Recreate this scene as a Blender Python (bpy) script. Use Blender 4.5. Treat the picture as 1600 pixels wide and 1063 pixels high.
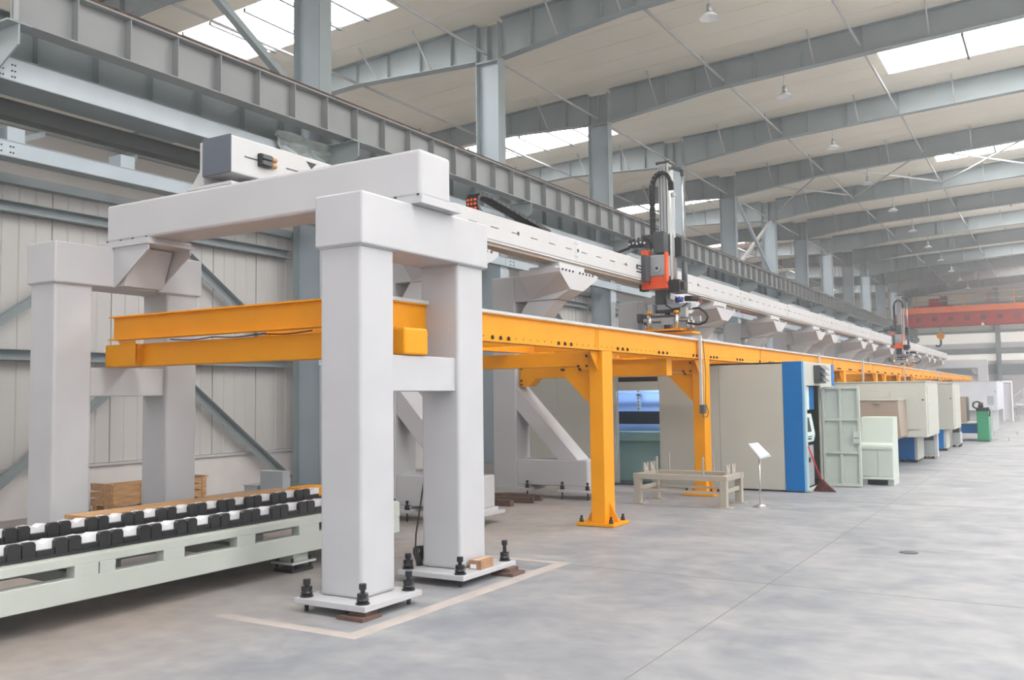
import bpy, bmesh, math, random
from mathutils import Vector, Matrix
random.seed(7)
sc = bpy.context.scene
for o in list(bpy.data.objects): bpy.data.objects.remove(o)
C = sc.collection
PI = math.pi

# ------------------------------------------------------------------ camera
cam_d = bpy.data.cameras.new('camera'); cam = bpy.data.objects.new('camera', cam_d); C.objects.link(cam)
sc.camera = cam
yaw, pitch, roll = math.radians(31.0), math.radians(3.498), math.radians(-0.719)
f = Vector((-math.sin(yaw)*math.cos(pitch), math.cos(yaw)*math.cos(pitch), math.sin(pitch)))
r = Vector((math.cos(yaw), math.sin(yaw), 0)); u = r.cross(f)
r2 = math.cos(roll)*r + math.sin(roll)*u; u2 = -math.sin(roll)*r + math.cos(roll)*u
cam.matrix_world = Matrix(((r2.x, u2.x, -f.x, 0), (r2.y, u2.y, -f.y, 0), (r2.z, u2.z, -f.z, 1.65), (0, 0, 0, 1)))
cam_d.sensor_width = 36; cam_d.lens = 1428.6*36/1600; cam_d.clip_end = 400; cam_d.clip_start = .05

# ------------------------------------------------------------------ world, light, exposure
w = bpy.data.worlds.new('world'); sc.world = w; w.use_nodes = True
nt = w.node_tree; nt.nodes.clear()
out = nt.nodes.new('ShaderNodeOutputWorld'); bg = nt.nodes.new('ShaderNodeBackground')
tc = nt.nodes.new('ShaderNodeTexCoord'); sx = nt.nodes.new('ShaderNodeSeparateXYZ'); cr = nt.nodes.new('ShaderNodeValToRGB')
nt.links.new(tc.outputs['Generated'], sx.inputs[0]); nt.links.new(sx.outputs['Z'], cr.inputs[0])
cr.color_ramp.elements[0].position = 0.0; cr.color_ramp.elements[0].color = (1.0, .93, .84, 1)   # warm lower half of the world, added to brighten ceiling and undersides
cr.color_ramp.elements[1].position = 0.06; cr.color_ramp.elements[1].color = (.90, .93, 1.0, 1)
nt.links.new(cr.outputs[0], bg.inputs[0]); bg.inputs[1].default_value = 1.0
nt.links.new(bg.outputs[0], out.inputs[0])
SKYLIGHT = 10.0
sc.view_settings.view_transform = 'Standard'; sc.view_settings.look = 'None'
sc.view_settings.gamma = 1; sc.view_settings.use_curve_mapping = False
sc.view_settings.exposure = 0.74

# ------------------------------------------------------------------ materials
MATS = {}
def mat(name, col, rough=.5, metal=0, var=.06, scale=3.0, bump=0, emit=None, estr=1, stretch=None, spec=None):
    if name in MATS: return MATS[name]
    m = bpy.data.materials.new(name); m.use_nodes = True; n = m.node_tree; b = n.nodes['Principled BSDF']
    b.inputs['Roughness'].default_value = rough; b.inputs['Metallic'].default_value = metal
    if spec is not None: b.inputs['Specular IOR Level'].default_value = spec
    t = n.nodes.new('ShaderNodeTexCoord'); mp = n.nodes.new('ShaderNodeMapping'); no = n.nodes.new('ShaderNodeTexNoise')
    n.links.new(t.outputs['Object'], mp.inputs[0]); n.links.new(mp.outputs[0], no.inputs['Vector'])
    if stretch: mp.inputs['Scale'].default_value = stretch
    no.inputs['Scale'].default_value = scale; no.inputs['Detail'].default_value = 5
    rp = n.nodes.new('ShaderNodeValToRGB')
    rp.color_ramp.elements[0].position = .3; rp.color_ramp.elements[1].position = .7
    rp.color_ramp.elements[0].color = tuple(c*(1-var) for c in col)+(1,)
    rp.color_ramp.elements[1].color = tuple(min(1, c*(1+var)) for c in col)+(1,)
    n.links.new(no.outputs['Fac'], rp.inputs[0]); n.links.new(rp.outputs[0], b.inputs['Base Color'])
    if bump:
        bp = n.nodes.new('ShaderNodeBump'); bp.inputs['Strength'].default_value = bump; bp.inputs['Distance'].default_value = .01
        n.links.new(no.outputs['Fac'], bp.inputs['Height']); n.links.new(bp.outputs[0], b.inputs['Normal'])
    if emit:
        b.inputs['Emission Color'].default_value = emit+(1,); b.inputs['Emission Strength'].default_value = estr
    MATS[name] = m; return m
WHITE = mat('white_gantry_paint', (.475, .475, .495), .42, var=.035, scale=2.2, spec=.4)
RAILW = mat('white_rail_paint', (.50, .50, .51), .38, var=.03)
STEEL = mat('blue_grey_steel_paint', (.31, .355, .375), .5, var=.07, scale=1.3)
STEELL = mat('pale_lit_blue_steel', (.43, .50, .56), .5, var=.06, scale=1.3)
GIRD = mat('grey_girder_paint', (.29, .305, .31), .5, var=.09, scale=.8)
RUST = mat('rusty_crane_rail', (.10, .055, .04), .8, var=.4, scale=6)
YEL = mat('orange_yellow_paint', (.74, .295, .001), .5, var=.05, scale=2, spec=.25)
GREY = mat('grey_strip_metal', (.50, .50, .51), .45, var=.06)
CEIL = mat('cream_ceiling_sheet', (.86, .81, .71), .6, var=.03, scale=.6)
SKYP = mat('translucent_skylight_sheet', (.9, .9, .9), .5, emit=(1, .99, .96), estr=SKYLIGHT)
SIDING = mat('light_grey_wall_sheet', (.52, .505, .495), .5, var=.04, scale=1.2, stretch=(1, 1, .2))
DADO = mat('white_plaster', (.66, .63, .62), .8, var=.06, scale=2.5)
WARMW = mat('cream_wall_sheet', (.66, .64, .58), .55, var=.04)
DARKM = mat('dark_grey_metal', (.06, .068, .075), .45, var=.15)
ENDG = mat('slate_end_cover', (.085, .10, .13), .5, var=.05)
BLACK = mat('black_rubber', (.014, .014, .016), .45, var=.2)
BOLT = mat('black_oxide_steel', (.022, .023, .027), .35, metal=.3, var=.2)
CONV = mat('pale_green_grey_paint', (.47, .50, .46), .4, var=.03)
CABG = mat('warm_grey_enamel', (.46, .465, .42), .42, var=.02)
CABL = mat('light_green_grey_enamel', (.49, .54, .49), .4, var=.02)
BLUE = mat('bright_blue_enamel', (.001, .145, .44), .45, var=.03, spec=.25)
TEAL = mat('pale_teal_enamel', (.28, .45, .41), .4, var=.03)
BROWN = mat('taupe_enamel', (.33, .265, .215), .45, var=.03)
BENCH = mat('taupe_bench_paint', (.37, .335, .28), .5, var=.05)
RED = mat('crane_red_paint', (.42, .028, .018), .45, var=.08)
ORNG = mat('orange_red_paint', (.80, .10, .02), .4, var=.05)
CHROME = mat('brushed_chrome', (.62, .62, .62), .22, metal=.9, var=.05)
ALU = mat('anodised_aluminium', (.42, .43, .44), .35, metal=.5, var=.05)
GEAR = mat('cast_grey_gearbox', (.36, .39, .42), .45, metal=.2)
GREEN = mat('workshop_green_paint', (.035, .25, .13), .45, var=.04)
WOOD = mat('pine_board', (.50, .29, .14), .7, var=.22, scale=4, stretch=(6, 1, 6))
DWOOD = mat('dark_shim_wood', (.12, .07, .055), .8, var=.3, scale=8)
CARD = mat('kraft_cardboard', (.36, .20, .12), .8, var=.25, scale=30)
PAPER = mat('white_paper', (.85, .86, .88), .6, var=.03)
CHAINW = mat('white_nylon', (.78, .78, .80), .45, var=.05)
BROOM = mat('red_brown_bristles', (.11, .035, .03), .9, var=.4, scale=30)
REDH = mat('red_handle_paint', (.5, .02, .03), .4)
SCREEN = mat('dark_screen_glass', (.01, .012, .016), .12)
LAMPG = mat('lamp_glass', (.75, .76, .78), .15, var=.03)
PLAST = mat('clear_film_sheet', (.42, .48, .48), .15, var=.3, scale=3)
BLUEIN = mat('pale_blue_lining', (.55, .70, .95), .5, var=.04)
LUM = mat('cabinet_tube_lamp', (.9, .95, 1), .5, emit=(.5, .68, 1.0), estr=16)
WINM = mat('bright_window_pane', (.9, .9, .9), .2, emit=(.93, .96, 1.0), estr=1.5)
WINE = mat('end_wall_daylight_sheet', (.8, .8, .78), .4, emit=(1.0, .97, .88), estr=.25)

def floor_material():
    m = bpy.data.materials.new('dusty_concrete_floor'); m.use_nodes = True; n = m.node_tree; b = n.nodes['Principled BSDF']
    L = n.links.new
    t = n.nodes.new('ShaderNodeTexCoord')
    def noise(sc_, det, stretch=(1, 1, 1), dist=0):
        mp = n.nodes.new('ShaderNodeMapping'); mp.inputs['Scale'].default_value = stretch
        L(t.outputs['Object'], mp.inputs[0]); no = n.nodes.new('ShaderNodeTexNoise'); L(mp.outputs[0], no.inputs['Vector'])
        no.inputs['Scale'].default_value = sc_; no.inputs['Detail'].default_value = det; no.inputs['Distortion'].default_value = dist
        return no.outputs['Fac']
    def ramp(src, p0, c0, p1, c1):
        rp = n.nodes.new('ShaderNodeValToRGB'); rp.color_ramp.elements[0].position = p0; rp.color_ramp.elements[1].position = p1
        rp.color_ramp.elements[0].color = c0+(1,); rp.color_ramp.elements[1].color = c1+(1,); L(src, rp.inputs[0]); return rp.outputs[0]
    def mix(fac, a, b_):
        mx = n.nodes.new('ShaderNodeMix'); mx.data_type = 'RGBA'
        if isinstance(fac, float): mx.inputs[0].default_value = fac
        else: L(fac, mx.inputs[0])
        for s, v in ((6, a), (7, b_)):
            if isinstance(v, tuple): mx.inputs[s].default_value = v+(1,)
            else: L(v, mx.inputs[s])
        return mx.outputs[2]
    base = ramp(noise(.8, 10, (1, .8, 1), 1.2), .34, (.205, .217, .243), .66, (.295, .30, .315))
    pale = ramp(noise(1.6, 12, (.8, 1.1, 1), 1.0), .46, (0, 0, 0), .82, (1, 1, 1))
    col = mix(pale, base, (.365, .36, .365))
    dust = ramp(noise(.35, 6, (1, 1, 1), .5), .40, (0, 0, 0), .60, (1, 1, 1))
    sx = n.nodes.new('ShaderNodeSeparateXYZ'); L(t.outputs['Object'], sx.inputs[0])
    mr = n.nodes.new('ShaderNodeMapRange'); L(sx.outputs['X'], mr.inputs[0])
    mr.inputs[1].default_value = -4.4; mr.inputs[2].default_value = -6.4; mr.inputs[3].default_value = 0; mr.inputs[4].default_value = .9
    mm = n.nodes.new('ShaderNodeMath'); mm.operation = 'MULTIPLY'; L(mr.outputs[0], mm.inputs[0]); L(dust, mm.inputs[1])
    ma = n.nodes.new('ShaderNodeMath'); ma.operation = 'ADD'; L(mm.outputs[0], ma.inputs[0])
    mr3 = n.nodes.new('ShaderNodeMath'); mr3.operation = 'MULTIPLY'; L(mr.outputs[0], mr3.inputs[0]); mr3.inputs[1].default_value = .45; L(mr3.outputs[0], ma.inputs[1]); ma.use_clamp = True
    col = mix(ma.outputs[0], col, (.35, .305, .28))
    fine = ramp(noise(5, 12), .3, (.87, .875, .885), .7, (1.09, 1.085, 1.075))
    mx = n.nodes.new('ShaderNodeMix'); mx.data_type = 'RGBA'; mx.blend_type = 'MULTIPLY'; mx.inputs[0].default_value = 1
    L(col, mx.inputs[6]); L(fine, mx.inputs[7]); L(mx.outputs[2], b.inputs['Base Color'])
    b.inputs['Specular IOR Level'].default_value = .35
    rr = n.nodes.new('ShaderNodeMapRange'); L(noise(1.2, 5), rr.inputs[0]); rr.inputs[3].default_value = .38; rr.inputs[4].default_value = .62
    L(rr.outputs[0], b.inputs['Roughness'])
    bp = n.nodes.new('ShaderNodeBump'); bp.inputs['Strength'].default_value = .15; bp.inputs['Distance'].default_value = .01
    L(noise(9, 6), bp.inputs['Height']); L(bp.outputs[0], b.inputs['Normal'])
    return m
FLOOR = floor_material()
def haze_box():
    m = bpy.data.materials.new('hall_haze'); m.use_nodes = True; n = m.node_tree; n.nodes.clear()
    o = n.nodes.new('ShaderNodeOutputMaterial'); v = n.nodes.new('ShaderNodeVolumeScatter')
    v.inputs['Color'].default_value = (.93, .95, 1, 1); v.inputs['Density'].default_value = .0030; v.inputs['Anisotropy'].default_value = .2
    n.links.new(v.outputs[0], o.inputs['Volume']); return m
PADM = mat('pinkish_grout_dust', (.40, .36, .34), .8, var=.09, scale=4)

# ------------------------------------------------------------------ mesh helpers
class MB:
    def __init__(s): s.v = []; s.f = []
    def add(s, vs, fs):
        k = len(s.v); s.v += [tuple(v) for v in vs]; s.f += [tuple(i+k for i in q) for q in fs]; return s
    def box(s, x0, x1, y0, y1, z0, z1):
        x0, x1 = sorted((x0, x1)); y0, y1 = sorted((y0, y1)); z0, z1 = sorted((z0, z1))
        return s.add([(x0,y0,z0),(x1,y0,z0),(x1,y1,z0),(x0,y1,z0),(x0,y0,z1),(x1,y0,z1),(x1,y1,z1),(x0,y1,z1)],
                     [(0,3,2,1),(4,5,6,7),(0,1,5,4),(1,2,6,5),(2,3,7,6),(3,0,4,7)])
    def prism(s, pts, axis, a, b):
        # polygon pts in the plane across `axis`: 'y' -> (x,z), 'x' -> (y,z), 'z' -> (x,y)
        n = len(pts); P = {'y': lambda p, t: (p[0], t, p[1]), 'x': lambda p, t: (t, p[0], p[1]), 'z': lambda p, t: (p[0], p[1], t)}[axis]
        vs = [P(p, a) for p in pts]+[P(p, b) for p in pts]
        return s.add(vs, [tuple(range(n)), tuple(range(2*n-1, n-1, -1))]+[(i, i+n, (i+1) % n+n, (i+1) % n) for i in range(n)])
    def cyl(s, p0, p1, r0, r1=None, n=12):
        r1 = r0 if r1 is None else r1; p0 = Vector(p0); p1 = Vector(p1); d = (p1-p0).normalized()
        a = d.orthogonal().normalized(); b = d.cross(a)
        vs = [p0+r0*(math.cos(t)*a+math.sin(t)*b) for t in [2*PI*i/n for i in range(n)]]+[p1+r1*(math.cos(t)*a+math.sin(t)*b) for t in [2*PI*i/n for i in range(n)]]
        return s.add(vs, [tuple(range(n-1, -1, -1)), tuple(range(n, 2*n))]+[(i, (i+1) % n, (i+1) % n+n, i+n) for i in range(n)])
    def bar(s, p0, p1, wd, ht):      # rectangular bar between two points
        p0 = Vector(p0); p1 = Vector(p1); d = (p1-p0).normalized(); up = Vector((0, 0, 1))
        if abs(d.z) > .95: up = Vector((0, 1, 0))
        a = d.cross(up).normalized()*wd/2; b = d.cross(a).normalized()*ht/2
        vs = [p0-a-b, p0+a-b, p0+a+b, p0-a+b, p1-a-b, p1+a-b, p1+a+b, p1-a+b]
        return s.add(vs, [(0,3,2,1),(4,5,6,7),(0,1,5,4),(1,2,6,5),(2,3,7,6),(3,0,4,7)])
    def tube(s, pts, rad, n=8):
        for a, b in zip(pts, pts[1:]): s.cyl(a, b, rad, n=n)
        return s
    def build(s, name, m, parent=None, bevel=0, smooth=False, seg=2):
        me = bpy.data.meshes.new(name)
        off = parent_world(parent) if parent else Vector((0, 0, 0))
        me.from_pydata([(v[0]-off.x, v[1]-off.y, v[2]-off.z) for v in s.v], [], s.f)
        bm = bmesh.new(); bm.from_mesh(me); bmesh.ops.recalc_face_normals(bm, faces=bm.faces); bm.to_mesh(me); bm.free()
        me.materials.append(m)
        if smooth:
            for p in me.polygons: p.use_smooth = len(p.vertices) == 4
        o = bpy.data.objects.new(name, me); C.objects.link(o)
        if parent: o.parent = parent
        if bevel:
            bv = o.modifiers.new('bevel', 'BEVEL'); bv.width = bevel; bv.segments = seg; bv.limit_method = 'ANGLE'
            bv.angle_limit = math.radians(50); bv.harden_normals = False
        return o
def parent_world(p):
    v = Vector((0, 0, 0))
    while p: v += p.location; p = p.parent
    return v
def B(*a): return MB().box(*a)
def tag(o, label, cat, group=None):
    o['label'] = label; o['category'] = cat
    if group: o['group'] = group
    return o
def thing(name, label, cat, loc=(0, 0, 0), group=None):
    o = bpy.data.objects.new(name, None); C.objects.link(o); o.location = loc; o.empty_display_size = .2
    return tag(o, label, cat, group)
def structure(o): o['kind'] = 'structure'; return o
def copy_tree(o, parent=None):
    c = o.copy(); C.objects.link(c)
    if parent: c.parent = parent
    for ch in list(KIDS.get(o.name, [])) or [x for x in o.children]: copy_tree(ch, c)
    return c
KIDS = {}
def dup(root, dx=0, dy=0, dz=0, label=None, group=None, skip=()):
    r_ = root.copy(); C.objects.link(r_); r_.location = (root.location.x+dx, root.location.y+dy, root.location.z+dz)
    if label: r_['label'] = label
    if group: r_['group'] = group
    for ch in list(root.children):
        if ch.name.split('.')[0] in skip: continue
        c = ch.copy(); C.objects.link(c); c.parent = r_
        for g in list(ch.children):
            d = g.copy(); C.objects.link(d); d.parent = c
    return r_
def rep(o, dx=0, dy=0, dz=0):    # repeat one part inside its thing
    c = o.copy(); C.objects.link(c); c.parent = o.parent
    c.location = (o.location.x+dx, o.location.y+dy, o.location.z+dz); return c
ORD = ['first', 'second', 'third', 'fourth', 'fifth', 'sixth', 'seventh', 'eighth', 'ninth', 'tenth', 'eleventh', 'twelfth', 'thirteenth', 'fourteenth', 'fifteenth', 'sixteenth', 'seventeenth']

# ------------------------------------------------------------------ the setting
BAY = 6.45; Y0 = 12.88                      # frame line of the first column in view
YF = [Y0+BAY*k for k in range(-1, 13)]      # -1 stands just outside the picture
floor = structure(B(-27, 26, -12, 96, -.2, 0).build('floor', FLOOR))
# grouted strip around the front support feet, a film of dust raised a millimetre
pad = MB()
for q in ((-5.62, -4.22, 4.88, 5.00), (-4.36, -4.22, 5.0, 8.0), (-5.62, -4.22, 8.0, 8.10)): pad.box(*q, 0, .002)
pad.build('grout_strip', PADM, floor)
for x in (-2.25, 3.75, 9.75): B(x, x+.007, -12, 96, -.001, .0012).build('floor_joint', mat('joint_filler', (.20, .195, .19), .8), floor)
for k in range(-1, 14): B(-4.2, 26, 8.0+6.45*k, 8.007+6.45*k, -.001, .0012).build('floor_joint', MATS['joint_filler'], floor)
tag(MB().cyl((-1.42, 10.18, 0), (-1.42, 10.18, .006), .09, n=24).build('floor_drain', DARKM), 'small round dark drain cover set in the open concrete floor', 'drain')

def zr(x): return 11.2+.045*(x+12) if x < 6 else 11.2+.045*18-.045*(x-6)     # roof underside
ceiling = structure(MB().prism([(-27, zr(-27)+.1), (6, zr(6)+.1), (26, zr(26)+.1), (26, zr(26)+.2), (6, zr(6)+.2), (-27, zr(-27)+.2)], 'y', -8, 96).build('ceiling', CEIL))
def strip(y0, y1, x0, x1, m, name):
    xs = [x0]+([6] if x0 < 6 < x1 else [])+[x1]
    lo = [(x, zr(x)) for x in xs]; hi = [(x, zr(x)+.06) for x in reversed(xs)]
    return MB().prism(lo+hi, 'y', y0+.006, y1-.006).build(name, m, ceiling)
SK = [17.25+12.9*k-2.2 for k in range(-1, 6)]       # start of each skylight strip
edges = []
y = -8+.0
cuts = sorted([s for s in SK]+[s+2.2 for s in SK])
seq = [-8.0]+cuts+[96.0]
for a, b in zip(seq, seq[1:]):
    if any(abs(a-s) < 1e-6 for s in SK):
        for q in range(2):
            ya, yb = a+1.1*q, a+1.1*(q+1)
            strip(ya, yb, -27, -19.3, CEIL, 'ceiling_panel'); strip(ya, yb, -13.5, -4.25, CEIL, 'ceiling_panel'); strip(ya, yb, 23.6, 26, CEIL, 'ceiling_panel')
            for xa, xb in ((-19.3, -16.4), (-16.4, -13.5), (-4.25, -2.0), (-2.0, .25), (.25, 3.0), (3.0, 6.0), (6.0, 9.0), (9.0, 12.0), (12.0, 16.0), (16.0, 20.0), (20.0, 23.6)): strip(ya, yb, xa+.02, xb-.02, SKYP, 'skylight_panel')  # panels farther right are out of view, added to light the hall
    else:
        n = max(1, round((b-a)/1.07))
        for q in range(n): strip(a+(b-a)*q/n, a+(b-a)*(q+1)/n, -27, 26, CEIL, 'ceiling_panel')
# purlins under the skylights
pm = MB()
for s in SK:
    for x in (-18.6, -17.6, -16.4, -15.3, -14.4, -2.0, .25): pm.box(x-.03, x+.03, s, s+2.2, zr(x)-.10, zr(x)-.002)
pm.build('purlin', DARKM, ceiling)

# left wall: plaster plinth, sill, ribbed sheets
XW = -12.72
wall = structure(B(XW-.3, XW-.04, -8, 96, 0, 4.73).build('wall_left', DADO))
B(XW-.06, XW, -8, 96, 0, .70).build('plinth', DADO, wall)
B(XW-.06, XW+.05, -8, 96, .66, .70).build('sill', GREY, wall)
def sheet(y0):
    m = MB(); pts = []; x = XW
    for k in range(4):
        a = y0+.25*k
        pts += [(x, a+.004), (x, a+.205), (x-.012, a+.215), (x-.012, a+.238)]
    pts += [(x-.012, y0+.996), (x-.05, y0+.996), (x-.05, y0+.004)]
    return m.prism(pts, 'z', .705, 4.73).build('wall_panel', SIDING, wall)
p0 = sheet(0)
WINY = [36.2, 42.6, 49.1, 55.5, 62.0, 68.4]
for k in range(-8, 96):
    if k == 0: continue
    rep(p0, 0, k, 0)
B(XW-.3, XW+.16, -8, 96, 4.73, 4.86).build('wall_coping', STEEL, wall)
for k, yy in enumerate(WINY):
    wn = structure(B(XW+.001, XW+.03, yy, yy+3.6, 2.5, 3.9).build('window_%d' % (k+1), WINM))
    fr = MB(); 
    for a in (0, 1.2, 2.4, 3.6): fr.box(XW, XW+.06, yy+a-.03, yy+a+.03, 2.45, 3.95)
    fr.box(XW, XW+.06, yy-.05, yy+3.65, 2.42, 2.5); fr.box(XW, XW+.06, yy-.05, yy+3.65, 3.9, 3.98)
    fr.build('window_frame', GREY, wn)
# far side wall of the neighbouring aisle
wfar = structure(B(-27.2, -27, -8, 96, 0, 11).build('wall_far_aisle', SIDING))  # grey sheet, not cream: the aisle's shadow is put into the colour
for z in (5.0, 6.6, 7.75, 8.9, 10.0): B(-27, -26.85, -8, 96, z, z+.45).build('girt', STEEL, wfar)
B(-27, -26.95, -8, 96, 7.1, 7.7).build('daylight_band', WINM, wfar)
# faint dust haze filling the hall
hz = B(-26.9, 25.9, -11, 94.7, .004, 11.9).build('hall_haze', haze_box()); tag(hz, 'thin pale dust haze filling the air of the hall', 'haze'); hz['kind'] = 'stuff'
# end wall
wend = structure(B(-27, 26, 95, 95.3, 0, 12.5).build('wall_end', mat('pale_violet_wall', (.74, .73, .78), .6, var=.03)))
for z0, z1, m in ((6.0, 6.9, WINE), (7.15, 8.2, WARMW), (8.35, 9.6, WARMW), (9.75, 11.0, WARMW), (4.35, 4.95, WINE)):
    B(-27, 26, 94.93, 95, z0, z1).build('wall_band', m, wend)
for z, h in ((3.1, .9), (5.0, .5), (6.95, .2), (8.2, .15), (9.6, .15)): B(-27, 26, 94.8, 95, z, z+h).build('girt', STEEL, wend)
for k, x in enumerate((-20, -12.3, -4.9, 2.5, 10)):
    c = thing('wall_post', 'tall grey post against the end wall, %s from the left' % ORD[k], 'post', (x, 94.5, 0), 'posts against the end wall')
    B(x-.02, x+.02, 94.3, 94.75, 0, 11).build('web', STEEL, c)
    for s in (94.3, 94.75): B(x-.2, x+.2, s-.02, s+.02, 0, 11).build('flange', STEEL, c)

# ------------------------------------------------------------------ building columns
def column(y):
    t = thing('steel_column', 'x', 'column', (-12.16, y, 0), 'columns along the crane runway')
    x0, x1 = -12.5, -11.82
    B(x0+.02, x1-.02, y-.012, y+.012, 0, 10.1).build('web', STEELL, t)  # web paler than the flanges: its lit face is put into the colour
    for x in (x0, x1-.02): B(x, x+.02, y-.16, y+.16, 0, 11.1).build('flange', STEEL, t)
    B(x0+.02, x1-.02, y-.012, y+.012, 10.14, 11.1).build('knee_panel', STEEL, t)
    B(x0+.02, x1-.02, y-.15, y+.15, 10.1, 10.14).build('cap_plate', STEEL, t)
    B(-12.18, -12.16, y-.15, y+.15, 10.14, 11.05).build('knee_stiffener', STEEL, t)
    b = MB().prism([(x1, 5.75), (x1+.12, 5.75), (-11.0, 6.12), (-11.0, 6.40), (x1, 6.40)], 'y', y-.012, y+.012)
    b.box(x1, -10.98, y-.16, y+.16, 6.38, 6.40); b.build('crane_bracket', STEEL, t)
    for z in (2.26, 4.5): B(x1-.02, x1+.02, y-.2, y+.2, z, z+.3).build('gusset_plate', STEELL, t)
    B(x0-.08, x1+.08, y-.25, y+.25, 0, .04).build('base_plate', STEEL, t)
    return t
c0 = column(YF[1])
c0['label'] = 'nearest blue-grey steel column in view, left of the white crossbeam'
for k, y in enumerate(YF):
    if k == 1: continue
    if k == 0: dup(c0, 0, y-YF[1], 0, 'blue-grey steel column at the left edge, outside most of the picture'); continue
    dup(c0, 0, y-YF[1], 0, '%s blue-grey steel column from the left behind the crane runway' % ORD[k-1])

# rafters
def depth(x):
    pts = [(-27, .62), (-16.5, .62), (-12.5, .98), (-11.8, 1.02), (-8.4, .76), (26, .68)]
    for (a, da), (b, db) in zip(pts, pts[1:]):
        if a <= x <= b: return da+(db-da)*(x-a)/(b-a)
def rafter(y):
    t = thing('roof_rafter', 'x', 'rafter', (0, y, zr(0)), 'rafters across the roof')
    for nm, xs in (('web', (-27, -16.5, -12.54)), ('web', (-11.78, -8.4, 6, 26))):
        pts = [(x, zr(x)-.03) for x in xs]+[(x, zr(x)-depth(x)) for x in reversed(xs)]
        MB().prism(pts, 'y', y-.01, y+.01).build(nm, STEEL, t)
        b = MB(); tp = MB()
        for a, c in zip(xs, xs[1:]):
            b.prism([(a, zr(a)-depth(a)-.02), (c, zr(c)-depth(c)-.02), (c, zr(c)-depth(c)), (a, zr(a)-depth(a))], 'y', y-.14, y+.14)
            tp.prism([(a, zr(a)-.03), (c, zr(c)-.03), (c, zr(c)-.01), (a, zr(a)-.01)], 'y', y-.14, y+.14)
        b.build('bottom_flange', STEEL, t); tp.build('top_flange', STEEL, t)
    for x in [-19.5, -17.9, -16.5, -15.4, -14.3, -13.3, -10.9, -9.9, -9.0, -8.1, -7.2, -5.9, -4.25, -.4, 3.2, 6]:
        B(x-.008, x+.008, y-.13, y+.13, zr(x)-depth(x), zr(x)-.03).build('stiffener', STEEL, t)
    for x in (-18.6, -15.8, -14.0, -10.2, -8.5, -5.55, -2.6, .6):
        z = zr(x)
        MB().bar((x, y-.02, z-depth(x)+.02), (x, y-.85, z-.02), .04, .03).build('fly_brace', GREY, t)
    return t
r0 = rafter(YF[1]); r0['label'] = 'nearest blue-grey rafter in view at the upper left corner'
for k, y in enumerate(YF):
    if k == 1: continue
    if k == 0: dup(r0, 0, y-YF[1], 0, 'blue-grey rafter overhead, outside the top of the picture'); continue
    dup(r0, 0, y-YF[1], 0, 'blue-grey rafter over the %s column from the left' % ORD[k-1])
# struts between rafters
sl = {-4.3: 'right', -8.1: 'middle', -12.16: 'column-head', -16.5: 'left'}
for x, z in ((-4.3, 10.95), (-8.1, 10.75), (-12.16, 10.3), (-16.5, 10.4)):
    t = thing('roof_strut', '%s row of thin grey tie tubes running between the rafters' % sl[x], 'tie tube', (x, 45, z), 'tie tubes between the rafters')
    a = MB().cyl((x, YF[0]+.17, z), (x, YF[1]-.17, z), .035, n=8).build('tube', GREY, t, smooth=True)
    for k in range(1, 13): rep(a, 0, BAY*k, 0)
# cross bracing in one bay
for x0_, x1_, nm in ((-11.6, -8.1, 'left'), (-8.1, -4.3, 'middle'), (-4.3, -.4, 'right'), (-.4, 3.2, 'far right')):
    for yb in (38.68,):
        t = thing('roof_cross_brace', '%s X of thin pale brace rods under the ceiling' % nm, 'brace', ((x0_+x1_)/2, yb+3.2, 10.8), 'X braces under the ceiling')
        MB().cyl((x0_, yb+.02, zr(x0_)-.45), (x1_, yb+BAY-.02, zr(x1_)-.45), .035, n=8).build('rod', GREY, t)
        MB().cyl((x1_, yb+.02, zr(x1_)-.52), (x0_, yb+BAY-.02, zr(x0_)-.52), .035, n=8).build('rod', GREY, t)
t = thing('column_cross_brace', 'white X brace between two columns above the crane runway', 'brace', (-12.16, 41.9, 7.4))
MB().bar((-11.86, 38.85, 10.1), (-11.86, 44.95, 7.0), .12, .12).build('brace_bar', STEELL, t)
MB().bar((-12.0, 38.85, 7.0), (-12.0, 44.95, 10.1), .12, .12).build('brace_bar', GREY, t)
t = thing('column_tie', 'long dark steel diagonal rising left of the nearest column', 'brace', (-12.2, 9.5, 8.4))
MB().bar((-11.97, 12.7, 7.05), (-11.97, 6.7, 10.6), .14, .12).build('brace_bar', STEEL, t)

# crane runway girder, one length per bay
def girder(y):
    t = thing('crane_runway_girder', 'x', 'girder', (-11.2, y+BAY/2, 6.42), 'runway girder lengths')
    a, b = y+.004, y+BAY-.004
    B(-11.21, -11.19, a, b, 6.44, 7.03).build('web', GIRD, t)
    B(-11.34, -11.06, a, b, 6.42, 6.44).build('bottom_flange', GIRD, t)
    B(-11.36, -11.04, a, b, 7.03, 7.055).build('top_flange', GIRD, t)
    B(-11.245, -11.155, a, b, 7.055, 7.15).build('crane_rail', RUST, t)
    n = 8; s = B(-11.19, -11.05, y+.02, y+.035, 6.44, 7.03).build('stiffener', GIRD, t)
    for k in range(1, n): rep(s, 0, BAY/n*k, 0)
    return t
def lower_girder(y):
    t = thing('secondary_girder', 'x', 'girder', (-12.2, y+BAY/2, 6.38), 'secondary girder lengths')
    a, b = y+.17, y+BAY-.17
    B(-12.31, -12.29, a, b, 6.38, 6.98).build('web', STEEL, t)
    B(-12.44, -12.14, a, b, 6.36, 6.38).build('bottom_flange', STEEL, t)
    B(-12.44, -12.14, a, b, 6.98, 7.0).build('top_flange', STEEL, t)
    s = B(-12.29, -12.16, y+.95, y+.965, 6.38, 6.98).build('stiffener', STEEL, t)
    for k in range(1, 6): rep(s, 0, .95*k, 0)
    return t
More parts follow.
